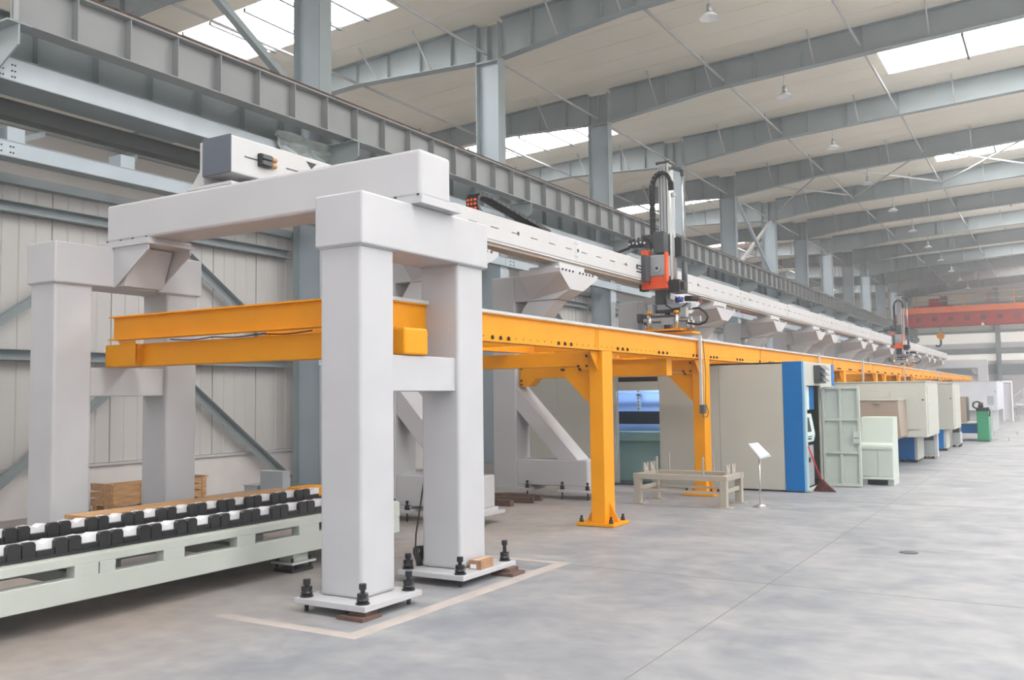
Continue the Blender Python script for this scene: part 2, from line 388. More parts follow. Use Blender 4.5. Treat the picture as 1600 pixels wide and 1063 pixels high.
def tie_beam(y, z0, z1, nm, m):
    t = thing(nm, 'x', 'beam', (-12.0, y+BAY/2, z0), nm.replace('_', ' ')+' lengths')
    a, b = y+.004, y+BAY-.004; x = -11.79
    B(x, x+.02, a, b, z0+.012, z1-.012).build('web', m, t)
    B(x-.6 if z0 > 5.5 else x-.16, x+.03, a, b, z0, z0+.012).build('bottom_flange', STEEL, t)
    B(x-.16, x+.03, a, b, z1-.012, z1).build('top_flange', STEEL, t)
    q = MB()
    for dy in (-.10, -.06, .06, .10):
        for dz in (.06, .14, .22):
            if z0+dz < z1-.03: q.cyl((x+.02, a+.30+dy, z0+dz), (x+.034, a+.30+dy, z0+dz), .011, n=6)
    q.build('splice_bolts', BOLT, t)
    return t
g0 = girder(YF[0]); l0 = lower_girder(YF[0]); u0 = tie_beam(YF[0], 5.9, 6.22, 'upper_tie_beam', mat('lit_web_blue_paint', (.56, .63, .69), .45)); b0 = tie_beam(YF[0], 4.88, 5.1, 'lower_tie_beam', STEELL)  # upper beam web paler: the light it faces is put into its colour
for k in range(13):
    dy = BAY*k
    wh = 'left of the first column' if k == 0 else 'past the %s column from the left' % ORD[k-1]
    for o, ph in ((g0, 'grey ribbed crane runway girder length with rusty rail '), (l0, 'darker ribbed girder length under the runway '), (u0, 'pale blue upper tie beam length '), (b0, 'pale blue lower tie beam length above the wall ')):
        if k == 0: o['label'] = ph+wh
        else: dup(o, 0, dy, 0, ph+wh)
# dark secondary beam and brackets in the near bay
for k in range(5):
    tag(B(-12.95, -12.7, YF[k]+.01, YF[k+1]-.01, 5.72, 5.96).build('dark_eaves_beam', mat('dark_olive_steel', (.11, .12, .12), .6)), 'dark plain beam behind the pale tie beams, %s bay' % ORD[k], 'beam', 'dark beams behind the tie beams')
    tag(B(-12.95, -12.72, YF[k]+.01, YF[k+1]-.01, 5.2, 5.38).build('dark_eaves_beam', MATS['dark_olive_steel']), 'lower dark plain beam behind the pale tie beams, %s bay' % ORD[k], 'beam', 'dark beams behind the tie beams')
for k, (ya, yb) in enumerate(((6.9, 7.75), (8.6, 9.3))):
    t = thing('lattice_strut', ('left' if k == 0 else 'right')+' small grey diagonal strut above the wall at upper left', 'brace', (-12.2, ya, 5.1))
    MB().bar((-11.95, ya, 5.13), (-12.6, yb, 5.55), .07, .07).build('strut', STEEL, t)
    B(-12.1, -11.82, ya-.12, ya+.12, 5.1, 5.3).build('gusset_plate', STEELL, t)

# wall girts and chevron braces between columns
for k in range(6):
    y = YF[k]
    for z, nm in ((2.24, 'lower'), (4.32, 'upper')):
        t = thing('wall_girt', '%s grey girt on the left wall, %s bay' % (nm, ORD[k]), 'girt', (-12.6, y+BAY/2, z), 'girts on the left wall')
        B(-12.66, -12.64, y+.17, y+BAY-.17, z, z+.15).build('web', STEEL, t)
        B(-12.66, -12.5, y+.17, y+BAY-.17, z+.14, z+.15).build('flange', STEEL, t)
        B(-12.66, -12.5, y+.17, y+BAY-.17, z, z+.01).build('flange', STEEL, t)
for k in range(4):
    y = YF[k]; m_ = y+BAY/2
    for z0, z1, nm in ((.12, 2.2, 'lower'), (2.45, 4.3, 'upper')):
        for sgn, sd in ((-1, 'left'), (1, 'right')):
            t = thing('wall_diagonal_brace', '%s %s sloping angle-steel brace on the left wall, %s bay' % (nm, sd, ORD[k]), 'brace', (-12.5, m_+sgn*1.5, z0), 'sloping braces on the left wall')
            p0_ = Vector((-12.55, m_+sgn*3.0, z0)); p1_ = Vector((-12.55, m_+sgn*.25, z1))
            MB().bar(p0_, p1_, .012, .15).build('leg', STEEL, t)
            up = Vector((0, 0, .07)); MB().bar(p0_+up+Vector((.06, 0, 0)), p1_+up+Vector((.06, 0, 0)), .13, .012).build('leg', STEEL, t)
# loose film sheets hung at the first column
t = thing('hanging_film', 'crumpled clear plastic film hung under the runway girder at the nearest column', 'plastic sheet', (-11.7, 12.4, 6.4))
m = MB()
nx, nz = 16, 8
vs = [(-11.72+.07*math.sin(i*.9+j*.5)+.05*math.sin(j*1.7), 11.5+i*1.7/nx+.05*math.sin(j), 5.98+j*.43/nz+.02*math.sin(i)) for j in range(nz+1) for i in range(nx+1)]
m.add(vs, [(j*(nx+1)+i, j*(nx+1)+i+1, (j+1)*(nx+1)+i+1, (j+1)*(nx+1)+i) for j in range(nz) for i in range(nx)])
o = m.build('film', PLAST, t, smooth=True); sd = o.modifiers.new('solid', 'SOLIDIFY'); sd.thickness = .002

# pendant lamps
def lamp(y):
    x = -6.42
    t = thing('pendant_lamp', 'x', 'lamp', (x, y, 10.1), 'high bay lamps in a row')
    MB().cyl((x, y, 10.32), (x, y, 10.78), .02, n=8).build('stem', GREY, t)
    MB().cyl((x, y, 10.14), (x, y, 10.34), .07, .055, n=14).build('lamp_housing', ALU, t, smooth=True)
    MB().cyl((x, y, 10.02), (x, y, 10.14), .23, .09, n=24).build('lamp_shade', LAMPG, t, smooth=True)
    return t
lp = lamp(YF[2]+.1); lp['label'] = 'pendant lamp at the top edge of the picture, nearest of its row'
for k in range(1, 11): dup(lp, 0, BAY*k, 0, '%s pendant lamp of the row under the rafters, counted from the nearest' % ORD[k])

# ------------------------------------------------------------------ levelling bolt
def lev_bolt(parent, x, y, z, s=1.0, tall=0, under=True):
    m = MB()
    m.cyl((x, y, z), (x, y, z+.012*s), .05*s, n=16); m.cyl((x, y, z+.012*s), (x, y, z+.030*s), .036*s, .046*s, n=12)
    m.cyl((x, y, z+.030*s), (x, y, z+.046*s), .046*s, .034*s, n=12)
    m.cyl((x, y, z+.046*s), (x, y, z+.076*s), .040*s, n=6)
    m.cyl((x, y, z+.076*s), (x, y, z+(.09+tall)*s), .017*s, n=10); m.cyl((x, y, z+(.088+tall)*s), (x, y, z+(.128+tall)*s), .027*s, n=8)
    if under: m.cyl((x, y, 0), (x, y, z), .016*s, n=10)
    return m.build('leveling_bolt', BOLT, parent)

# ------------------------------------------------------------------ white support frames (H frames) and crossbeam
def hframe(dx, label, corbel):
    t = thing('support_frame', label, 'frame', (-4.86+dx, 6.3, 0))
    for ya, yb in ((5.46, 5.88), (6.80, 7.22)): B(-5.07+dx, -4.65+dx, ya, yb, .11, 2.86).build('column', WHITE, t, .028, seg=3)
    B(-5.10+dx, -4.61+dx, 5.43, 7.25, 2.85, 3.27).build('cap_beam', WHITE, t, .015)
    B(-5.04+dx, -4.69+dx, 5.86, 6.82, 1.70, 2.00).build('cross_beam', WHITE, t, .008)
    m = MB()
    for ya, yb in ((5.46, 5.88), (6.80, 7.22)): m.box(-5.085+dx, -4.635+dx, ya-.012, yb+.012, 2.842, 2.852)
    m.build('weld_seam', WHITE, t, .004)
    for i, (ya, yb) in enumerate(((5.29, 5.99), (6.58, 7.36+.1))):
        B(-5.18+dx, -4.47+dx, ya, yb, .065, .11).build('base_plate', WHITE, t, .004)
        for k, (bx, by) in enumerate(((-5.115, ya+.07), (-4.55, ya+.07), (-4.55, yb-.07), (-5.115, yb-.07))):
            lev_bolt(t, bx+dx, by, .11, 1.05, tall=.0 if k in (0,) else (.05 if (k == 2 and i == 1) else .015), under=not ((k == 1 and i == 0) or (k == 2 and i == 1)))
    # bearing plates under the crossbeam
    x1 = -4.51+dx if not corbel else -8.01
    B(-5.05+dx if not corbel else -8.95, x1, 6.07, 6.66, 3.27, 3.305).build('bearing_plate', WHITE, t, .003)
    B(-5.03+dx if not corbel else -8.93, x1-.01, 6.09, 6.64, 3.307, 3.34).build('bearing_plate', WHITE, t, .003)
    if corbel:
        xf = -4.61+dx
        for yy in (6.10, 6.63): MB().prism([(xf, 3.27), (-8.03, 3.27), (-8.03, 3.21), (xf+.02, 2.85), (xf, 2.85)], 'y', yy-.01, yy+.01).build('corbel_plate', WHITE, t)
        MB().prism([(xf-.0, 3.26), (-8.28, 3.26), (-8.44, 2.86), (xf, 2.86)], 'y', 6.12, 6.6).build('corbel_web', WHITE, t)
    return t
fr1 = hframe(0, 'large white H-shaped support frame standing in front at centre left', False)
fr2 = hframe(-3.97, 'white support frame with corbel standing at the left behind the conveyor', True)
for q in ((-4.56, 6.09), (-4.80, 6.09)): MB().cyl((q[0], q[1], 3.34), (q[0], q[1], 3.352), .012, n=8).build('bearing_bolt', BOLT, fr1)
for q in ((-8.06, 6.115), (-8.28, 6.115), (-8.48, 6.115), (-8.70, 6.115)): MB().cyl((q[0], q[1]-.02, 3.34), (q[0], q[1]-.02, 3.352), .012, n=8).build('bearing_bolt', BOLT, fr2)
t = thing('gantry_crossbeam', 'long white box beam lying across the two white support frames', 'beam', (-6.6, 6.3, 3.34))
B(-8.75, -4.56, 6.12, 6.57, 3.341, 3.748).build('box_beam', WHITE, t, .03, seg=3)

# ------------------------------------------------------------------ long white rail beam
t = thing('rail_beam', 'very long white rail beam running away along the line above the yellow frame', 'beam', (-7.05, 6.12, 3.85))
RY1 = 70.5
B(-7.24, -6.85, 6.13, RY1, 3.865, 4.235).build('box_beam', RAILW, t, .012)
B(-7.245, -6.845, 6.115, 6.13, 3.86, 4.24).build('end_cover', ENDG, t, .004)
B(-7.02, -6.93, 6.16, RY1, 4.236, 4.262).build('guide_rail', ALU, t)
B(-7.16, -6.90, 6.5, RY1, 3.79, 3.863).build('lower_rail', mat('tan_rail_underside', (.40, .33, .27), .5), t, .004)
B(-6.9, -6.862, 6.5, RY1, 3.835, 3.864).build('rail_lip', GREY, t)
sl_ = B(-6.851, -6.846, 6.30, 6.50, 4.045, 4.058).build('slot', DARKM, t)
for k in range(1, 110): rep(sl_, 0, .57*k, 0)
hl = MB().cyl((-6.851, 7.7, 4.06), (-6.845, 7.7, 4.06), .030, n=16).build('round_hole', BLACK, t)
for k in (2, 3, 4, 6, 8, 10, 13, 16): rep(hl, 0, 1.96*k, 0)
sm = B(-6.851, -6.8475, 8.95, 8.956, 3.88, 4.22).build('joint_line', GREY, t)
for k in range(1, 14): rep(sm, 0, 4.55*k, 0)
bs = MB()
for dy in (0, .10):
    for z in (3.95, 4.16): bs.cyl((-6.851, 8.9+dy, z), (-6.845, 8.9+dy, z), .008, n=6)
bs = bs.build('bolt_set', BOLT, t)
for k in range(1, 12): rep(bs, 0, 4.55*k, 0)
mk = MB().prism([(7.16, 4.19), (7.32, 4.19), (7.24, 4.12)], 'x', -6.851, -6.847); mk.prism([(7.46, 4.19), (7.55, 4.19), (7.50, 4.13)], 'x', -6.851, -6.847)
mk.build('paint_drip', BLACK, t)
# connector block with two tan plugs
B(-6.85, -6.80, 6.47, 6.62, 3.99, 4.12).build('socket_block', BLACK, t, .006)
for z in (4.025, 4.085):
    B(-6.80, -6.775, 6.48, 6.61, z-.022, z+.022).build('socket_cover', DARKM, t, .004)
    MB().cyl((-6.82, 6.62, z), (-6.82, 6.69, z), .026, n=14).build('plug', mat('tan_plug_plastic', (.45, .26, .09), .5), t, smooth=True)
# large printed character on the rail by the loader
m = MB(); y_, z_, h_, w_ = 16.02, 3.97, .15, .42
for a in ((0, w_, h_-.028, h_), (0, w_, h_/2-.014, h_/2+.014), (0, w_, 0, .028), (0, .07, h_/2, h_), (w_-.07, w_, 0, h_/2)): m.box(-6.851, -6.847, y_+a[0], y_+a[1], z_+a[2], z_+a[3])
m.build('letter_s', BLACK, t)
m = MB().box(-7.31, -7.25, 6.14, 6.42, 3.785, 4.22); m.build('end_stop_plate', RAILW, t, .005)
MB().prism([(-7.31, 3.785), (-7.48, 3.785), (-7.31, 3.98)], 'y', 6.17, 6.19).build('stop_gusset', RAILW, t)
B(-7.5, -6.86, 6.14, 6.6, 3.75, 3.784).build('seat_plate', RAILW, t, .004)

# energy chain on the rail
t = thing('cable_chain', 'thick black cable drag chain with orange end lying on the white rail', 'cable chain', (-7.15, 11, 4.27))
path = []
for k in range(16): path.append((10.95+k*.13, 4.285))
top = [(10.95+k*.13, 4.285+.27-max(0, k-2)*.018) for k in range(16)]
arc = [(10.95-.12*math.sin(a), 4.42-.135*math.cos(a)) for a in (.6, 1.2, 1.9, 2.5)]
pts_ = [(y_, z_) for y_, z_ in reversed(path)]+arc+top
for k, (yy, zz) in enumerate(pts_):
    yy2, zz2 = pts_[min(k+1, len(pts_)-1)] if k+1 < len(pts_) else (yy+.1, zz-.015)
    MB().bar((-7.14, yy, zz), (-7.14, yy+(yy2-yy)*.92, zz+(zz2-zz)*.92), .20, .055).build('chain_link', BLACK, t)
for q in range(3):
    for w2 in (-.06, .0, .06):
        MB().cyl((-7.14+w2, 10.80, 4.34+.06*q), (-7.14+w2, 10.86, 4.34+.06*q), .02, n=8).build('cable_end', ORNG, t)

# ------------------------------------------------------------------ C-shaped rail supports
def cframe(y):
    t = thing('c_shaped_support', 'x', 'support frame', (-7.9, y, 0), 'C-shaped rail supports')
    ya, yb = y, y+.46
    B(-8.19, -7.74, ya, yb, .16, 3.63).build('column', WHITE, t, .02)
    MB().box(-7.745, -6.45, ya+.004, yb-.004, .20, .62).build('base_beam', WHITE, t, .02)
    MB().prism([(-7.745, 1.80), (-6.62, .615), (-6.98, .615), (-7.745, 1.42)], 'y', ya+.03, yb-.03).build('lower_brace', WHITE, t, .008)
    B(-7.745, -7.02, ya+.006, yb-.006, 3.20, 3.62).build('cap_beam', WHITE, t, .012)
    MB().prism([(-7.50, 3.205), (-6.98, 3.205), (-7.745, 2.36), (-7.745, 2.86)], 'y', ya+.03, yb-.03).build('upper_brace', WHITE, t, .008)
    # flared head: wide at the top, narrow at the bottom
    v = [(-7.45, ya-.34, 3.66), (-6.70, ya-.34, 3.66), (-6.70, ya+1.02, 3.66), (-7.45, ya+1.02, 3.66),
         (-7.45, ya-.34, 3.56), (-6.70, ya-.34, 3.60), (-6.70, ya+1.02, 3.60), (-7.45, ya+1.02, 3.56),
         (-7.45, ya, 3.21), (-6.95, ya, 3.21), (-6.70, ya, 3.35), (-6.70, yb, 3.35), (-6.95, yb, 3.21), (-7.45, yb, 3.21)]
    MB().add(v, [(0,1,2,3),(0,4,5,1),(1,5,6,2),(2,6,7,3),(3,7,4,0),(4,8,9,10,5),(5,10,11,6),(6,11,12,13,7),(7,13,8,4),(8,13,12,9),(9,12,11,10)]).build('flared_head', WHITE, t)
    B(-7.28, -6.80, ya-.30, ya+.98, 3.662, 3.70).build('head_plate', WHITE, t)
    B(-7.22, -6.84, ya-.1, ya+.8, 3.70, 3.788).build('packing_block', GREY, t)
    q = MB()
    for i in range(10):
        if i == 4: continue
        q.cyl((-6.72, ya-.26+i*.12, 3.64), (-6.685, ya-.26+i*.12, 3.64), .018, n=6); q.cyl((-6.76, ya-.26+i*.12, 3.585), (-6.76, ya-.26+i*.12, 3.66), .011, n=6)
    q.build('bolt_row', BOLT, t)
    for x0_, x1_ in ((-8.3, -7.45), (-6.95, -6.36)):
        B(x0_, x1_, ya-.1, yb+.1, .12, .16).build('foot_plate', WHITE, t, .003)
        B(x0_+.06, x1_-.06, ya-.02, yb+.02, .16, .205).build('foot_riser', WHITE, t)
        for x in (x0_+.07, x1_-.07): lev_bolt(t, x, ya-.04, .16, .8, .02)
    return t
CY = [9.8, 12.98, 18.1, 20.6, 25.4, 30.4, 32.6, 38.0, 40.4, 45, 49.4, 52, 54.5, 59, 61.5, 66.0]
cf = cframe(CY[0]); cf['label'] = 'nearest white C-shaped rail support, seen between the legs of the front frame'
cl = ['second white C-shaped rail support, its base right of the front frame', 'white C-shaped rail support behind the near gantry loader']
for k in range(1, len(CY)):
    dup(cf, 0, CY[k]-CY[0], 0, cl[k-1] if k < 3 else '%s white C-shaped rail support counted along the line from the nearest' % ORD[k])

# ------------------------------------------------------------------ yellow structure
def ibeam_y(t, x, ya, yb, z0, z1, hw, nm=('web', 'top_flange', 'bottom_flange'), m=YEL):
    B(x-.006, x+.006, ya, yb, z0+.014, z1-.014).build(nm[0], m, t); B(x-hw, x+hw, ya, yb, z1-.014, z1).build(nm[1], m, t); B(x-hw, x+hw, ya, yb, z0, z0+.014).build(nm[2], m, t)
def ibeam_x(t, y, xa, xb, z0, z1, hw, m=YEL):
    B(xa, xb, y-.006, y+.006, z0+.014, z1-.014).build('web', m, t); B(xa, xb, y-hw, y+hw, z1-.014, z1).build('top_flange', m, t); B(xa, xb, y-hw, y+hw, z0, z0+.014).build('bottom_flange', m, t)
t = thing('yellow_end_beam', 'yellow I-beam crossing between the white frames at the near end', 'beam', (-6.7, 5.98, 2.27))
ibeam_x(t, 5.98, -8.40, -5.12, 2.27, 2.515, .07)
t = thing('yellow_box_beam', 'yellow box beam resting on both white frames, just below the near I-beam', 'beam', (-6.7, 6.2, 2.0))
B(-8.62, -8.1, 6.03, 6.36, 2.005, 2.235).build('beam_end', YEL, t, .012)
B(-8.11, -5.2, 6.10, 6.33, 2.005, 2.235).build('box', YEL, t, .006)
B(-5.21, -4.66, 6.03, 6.36, 2.005, 2.235).build('beam_end', YEL, t, .022, seg=3)
MB().prism([(-8.35, 2.262), (-8.08, 2.262), (-8.08, 2.02)], 'y', 5.99, 6.0).build('gusset', YEL, t)
q = MB()
for k in range(5): q.cyl((-5.16+.07*k, 6.1, 2.235), (-5.16+.07*k, 6.1, 2.262), .015, n=6)
q.build('bolt_row', BOLT, t)
t = thing('power_cable_loop', 'thin dark cable sagging under the near yellow I-beam', 'cable', (-6.7, 6.05, 2.25))
MB().tube([(-7.6+.1*k, 6.04, 2.255-.018*abs(math.sin(k*.5))) for k in range(20)], .006, 6).build('cable', BLACK, t)
spl = [5.9, 10.43, 14.15, 17.7, 24.2, 30.0, 36, 42, 48, 54, 60, 66]
for k, (a, b) in enumerate(zip(spl, spl[1:])):
    t = thing('yellow_side_beam', '%s length of the long yellow side beam, counted from the near end' % ORD[k], 'beam', (-5.05, (a+b)/2, 2.21), 'lengths of the yellow side beam')
    a += .004; b -= .004
    B(-5.03, -5.015, a, b, 2.222, 2.49).build('web', YEL, t)
    B(-5.13, -4.985, a, b, 2.21, 2.224).build('bottom_flange', YEL, t); B(-5.13, -4.985, a, b, 2.488, 2.50).build('top_flange', YEL, t)
    B(-5.09, -4.975, a, b, 2.50, 2.532).build('track_strip', GREY, t)
    q = MB(); n_ = int((b-a)/.16)
    for i in range(n_):
        y_ = a+.12+i*.16; big = (i//3) % 3 == 1
        q.cyl((-5.015, y_, 2.262), (-4.995 if big else -5.010, y_, 2.262), .015 if big else .007, n=6)
        if big: q.box(-5.015, -4.99, y_-.012, y_+.012, 2.235, 2.262)
    q.build('bolt_row', BOLT, t)
    for yy in (a+.03, b-.03): B(-5.014, -5.008, yy-.008, yy+.008, 2.225, 2.487).build('end_stiffener', YEL, t)
    t = thing('yellow_inner_beam', '%s length of the inner yellow beam under the canopy frame' % ORD[k], 'beam', (-6.5, (a+b)/2, 2.25), 'lengths of the inner yellow beam')
    ibeam_y(t, -6.45, a+(.3 if k == 0 else 0), b, 2.24, 2.50, .07)
def yleg(y):
    t = thing('yellow_leg_frame', 'x', 'leg', (-5.08, y+.16, 0), 'yellow leg frames')
    B(-5.17, -4.98, y, y+.30, .045, 2.205).build('column', YEL, t, .006)
    B(-5.36, -4.84, y-.06, y+.42, .005, .045).build('base_plate', YEL, t, .003)
    for x in (-4.98, -5.17):
        s = 1 if x > -5 else -1
        MB().prism([(x, .045), (x+s*.12, .045), (x+s*.12, .06), (x, .30)], 'y', y+.14, y+.155).build('foot_gusset', YEL, t)
    for x, yy in ((-5.31, y), (-4.9, y), (-4.9, y+.36), (-5.31, y+.36)): lev_bolt(t, x, yy, .045, .62, 0, False)
    for s in (-1, 1):
        ye = y if s < 0 else y+.30
        MB().prism([(ye, 2.20), (ye+s*.20, 2.20), (ye+s*.20, 2.17), (ye, 1.96)], 'x', -5.06, -5.045).build('side_gusset', YEL, t)
    MB().prism([(-5.17, 1.50), (-5.62, 1.96), (-5.62, 2.0), (-5.17, 2.0)], 'y', y+.06, y+.24).build('knee_gusset', YEL, t)
    B(-6.9, -5.17, y+.05, y+.25, 2.02, 2.205).build('cross_beam', YEL, t, .004)
    B(-5.35, -5.17, y+.0, y+.06, 1.97, 2.2).build('end_plate', YEL, t)
    q = MB()
    for x, z in ((-5.2, 2.02), (-5.2, 2.15), (-5.32, 2.02), (-5.56, 1.98), (-5.30, 1.98)): q.cyl((x, y-.015, z), (x, y+.05, z), .018, n=6)
    q.build('bolt_set', BOLT, t)
    return t
LY = [10.5, 14.3, 19.3, 25.4, 30.3, 31.9, 35.0, 38.6, 48, 54, 60, 65.5]
y1 = yleg(LY[0]); y1['label'] = 'nearest yellow leg with knee gusset standing on the open floor'
for k in range(1, len(LY)): dup(y1, 0, LY[k]-LY[0], 0, 'yellow leg behind the taupe bench' if k == 1 else '%s yellow leg from the near end, rising behind the machine enclosures' % ORD[k])
for k, yy in enumerate(CY[1:]):
    if any(abs(yy+.1-l) < .6 for l in LY): continue
    t = thing('yellow_bracket_beam', 'yellow bracket beam tying the %s C-shaped support to the yellow frame' % ORD[k+1], 'beam', (-6.4, yy+.2, 1.9), 'yellow bracket beams')
    B(-7.73, -5.14, yy+.12, yy+.34, 1.93, 2.19).build('box', YEL, t, .004)
    MB().prism([(-7.73, 1.80), (-7.56, 1.80), (-7.42, 1.93), (-7.73, 1.93)], 'y', yy+.12, yy+.34).build('end_bracket', YEL, t)
    q = MB()
    for z in (1.83, 1.9, 2.1): q.cyl((-7.69, yy+.10, z), (-7.69, yy+.12, z), .02, n=6)
    q.build('bolt_set', BOLT, t)
# joists on top of the cross beams
for k in range(13):
    yy = 7.2+k*1.15
    if any(l-.2 < yy < l+.45 for l in LY[:4]): yy += .55
    t = tag(B(-6.37, -5.14, yy, yy+.08, 2.26, 2.42).build('yellow_joist', YEL), '%s thin yellow joist between the side and inner beams from the near end' % ORD[k], 'joist', 'yellow joists')
# grey cable posts on the yellow side beam
def gpost(y, z0, k):
    t = thing('cable_post', ['grey cable conduit with black junction box hanging beside the second yellow leg', 'thin grey post on the yellow beam above the blue-edged enclosure', 'thin grey post on the yellow beam above the long cream enclosure', 'thin grey post on the yellow beam under the far loader', 'farthest thin grey post on the yellow beam'][k], 'post', (-4.95, y, z0))
    B(-4.975, -4.935, y, y+.05, z0, 2.55).build('conduit', GREY, t)
    B(-5.09, -4.935, y, y+.05, 2.55, 2.58).build('top_bracket', GREY, t)
    if k == 0:
        B(-4.975, -4.90, y-.03, y+.09, 1.33, 1.47).build('junction_box', DARKM, t, .006)
        MB().tube([(-4.92, y+.06, 2.5), (-4.90, y+.09, 2.0), (-4.91, y+.08, 1.5), (-4.88, y+.12, 1.36), (-4.89, y+.1, 1.28), (-4.93, y+.02, 1.27), (-4.93, y, 1.35)], .007, 6).build('cable', mat('green_cable', (.03, .08, .06), .5), t)
for k, (y, z) in enumerate(((14.08, 1.45), (22.45, 1.7), (28.0, 1.7), (36.2, 1.7), (47, 1.7))): gpost(y, z, k)

# ------------------------------------------------------------------ gantry loader
def loader(Y):
    t = thing('gantry_loader', 'x', 'robot loader', (-6.5, Y, 3.0), 'gantry loaders on the rail')
    def p(name, m, *b, bev=0): return B(*b).build(name, m, t, bev)
    y = Y
    p('saddle_plate', DARKM, -6.84, -6.76, y-.7, y+1.0, 3.82, 4.32)
    mast = B(-6.70, -6.50, y-.10, y+.14, 3.50, 6.20).build('mast', ALU, t, .004)
    for x in (-6.665, -6.605, -6.535): B(x-.006, x+.006, y-.104, y-.10, 3.6, 6.15).build('mast_groove', DARKM, mast)
    B(-6.51, -6.47, y-.12, y+.12, 3.8, 6.22).build('mast_side_rail', CHROME, t)
    p('mast_cap', DARKM, -6.74, -6.44, y-.13, y+.17, 6.20, 6.24)
    MB().bar((-6.46, y, 6.12), (-6.24, y, 6.02), .05, .07).build('top_arm', DARKM, t)
    MB().cyl((-6.24, y, 5.92), (-6.24, y, 6.05), .035, n=10).build('rod_clevis', BOLT, t)
    MB().cyl((-6.24, y, 4.2), (-6.24, y, 5.95), .014, n=10).build('balance_rod', CHROME, t, smooth=True)
    MB().cyl((-6.235, y, 3.70), (-6.235, y, 4.22), .055, n=14).build('balance_cylinder', DARKM, t, smooth=True)
    B(-6.41, -6.36, y-.16, y-.11, 3.78, 5.52).build('guide_tube', CHROME, t)
    MB().cyl((-6.38, y-.14, 5.50), (-6.38, y-.14, 5.58), .05, n=12).build('guide_head', GEAR, t)
    pts = [(-6.80, 4.55+.115*k) for k in range(10)]
    pts += [(-6.60-.20*math.cos(a), 5.70+.30*math.sin(a)) for a in [i*PI/10 for i in range(11)]]
    pts += [(-6.40, 5.62)]
    for a, b in zip(pts, pts[1:]):
        d = (Vector((b[0], 0, b[1]))-Vector((a[0], 0, a[1])))*.9
        MB().bar((a[0], y-.18, a[1]), (a[0]+d.x, y-.18, a[1]+d.z), .10, .065).build('chain_link', BLACK, t)
    p('servo_motor', DARKM, -6.71, -6.48, y-.42, y-.18, 4.38, 4.80, bev=.015)
    p('servo_motor', DARKM, -6.98, -6.74, y-.30, y-.08, 4.52, 4.78, bev=.015)
    p('servo_motor', BLACK, -6.34, -6.19, y-.25, y-.05, 4.30, 4.68, bev=.015)
    g = B(-6.78, -6.45, y-.46, y-.16, 3.92, 4.34).build('gearbox', GEAR, t, .03)
    MB().cyl((-6.61, y-.50, 4.07), (-6.61, y-.46, 4.07), .075, n=20).build('gearbox_flange', ALU, g)
    MB().cyl((-6.61, y-.51, 4.07), (-6.61, y-.50, 4.07), .03, n=6).build('gearbox_shaft', BLACK, g)
    p('orange_bracket', ORNG, -6.93, -6.80, y-.50, y-.28, 3.72, 4.44)
    p('orange_bracket', ORNG, -6.46, -6.42, y-.48, y-.36, 3.80, 4.38)
    p('orange_base', ORNG, -6.93, -6.42, y-.50, y-.3, 3.68, 3.74)
    p('orange_front_plate', ORNG, -6.78, -6.44, y-.44, y-.40, 3.74, 3.92)
    p('black_block', BLACK, -7.02, -6.90, y-.40, y-.2, 3.66, 3.86)
    p('black_block', BLACK, -6.42, -6.20, y-.40, y+.05, 3.60, 3.84)
    p('black_block', BLACK, -6.24, -6.14, y-.30, y-.1, 3.66, 3.80)
    v = MB(); random.seed(3)
    for k in range(14):
        x = -7.28+.028*k; z = 4.56+.02*math.sin(k*2.1); v.box(x, x+.022, y-.30, y-.18, z, z+.10+.08*random.random())
    v.build('valve_block', BOLT, t)
    for k in range(5): MB().cyl((-7.25+.08*k, y-.32, 4.62+.02*(k % 2)), (-7.25+.08*k, y-.25, 4.62+.02*(k % 2)), .025, n=10).build('air_fitting', CHROME, t)
    MB().tube([(-7.25, y-.3, 4.55), (-7.5, y-.3, 4.49), (-7.8, y-.28, 4.46)], .03, 8).build('air_hose', BLACK, t)
    MB().tube([(-6.9, y-.32, 4.72), (-6.8, y-.36, 4.60), (-6.76, y-.4, 4.45)], .018, 8).build('air_hose', BLACK, t)
    p('grey_cheek', GEAR, -6.90, -6.80, y-.3, y+.1, 3.18, 3.40, bev=.004); p('grey_cheek', ALU, -6.22, -6.10, y-.34, y-.2, 3.08, 3.30, bev=.004); p('cross_slide', DARKM, -6.80, -6.30, y-.34, y-.28, 3.13, 3.17); p('cross_slide', GEAR, -6.60, -6.36, y-.36, y-.3, 2.98, 3.12)
    p('wrist_block', DARKM, -6.76, -6.52, y-.25, y+.1, 3.40, 3.68, bev=.01)
    p('wrist_flange', GEAR, -6.74, -6.05, y-.20, y+.08, 3.28, 3.40, bev=.006)
    p('dark_rail', BLACK, -6.74, -6.20, y-.30, y-.2, 3.22, 3.28)
    MB().cyl((-6.16, y-.2, 3.48), (-5.88, y-.2, 3.46), .055, n=14).build('air_cylinder', BOLT, t, smooth=True)
    MB().cyl((-6.34, y-.24, 3.46), (-6.20, y-.24, 3.46), .05, n=14).build('blue_motor', mat('deep_blue_plastic', (.02, .05, .3), .4), t, smooth=True)
    MB().cyl((-5.87, y-.2, 3.38), (-5.86, y-.2, 3.42), .02, n=8).build('red_fitting', REDH, t)
    MB().tube([(-6.56, y-.3, 3.52), (-6.50, y-.34, 3.36), (-6.38, y-.34, 3.28), (-6.20, y-.32, 3.30), (-6.08, y-.3, 3.38)], .015, 8).build('air_hose', BLACK, t)
    MB().tube([(-6.0, y-.25, 3.27), (-5.88, y-.25, 3.28), (-5.76, y-.25, 3.20), (-5.70, y-.25, 3.10), (-5.74, y-.25, 3.01), (-5.88, y-.25, 2.96), (-6.1, y-.25, 3.0)], .022, 8).build('air_hose', BLACK, t)
    p('gripper_arm', ALU, -6.98, -6.0, y-.34, y-.26, 3.06, 3.12)
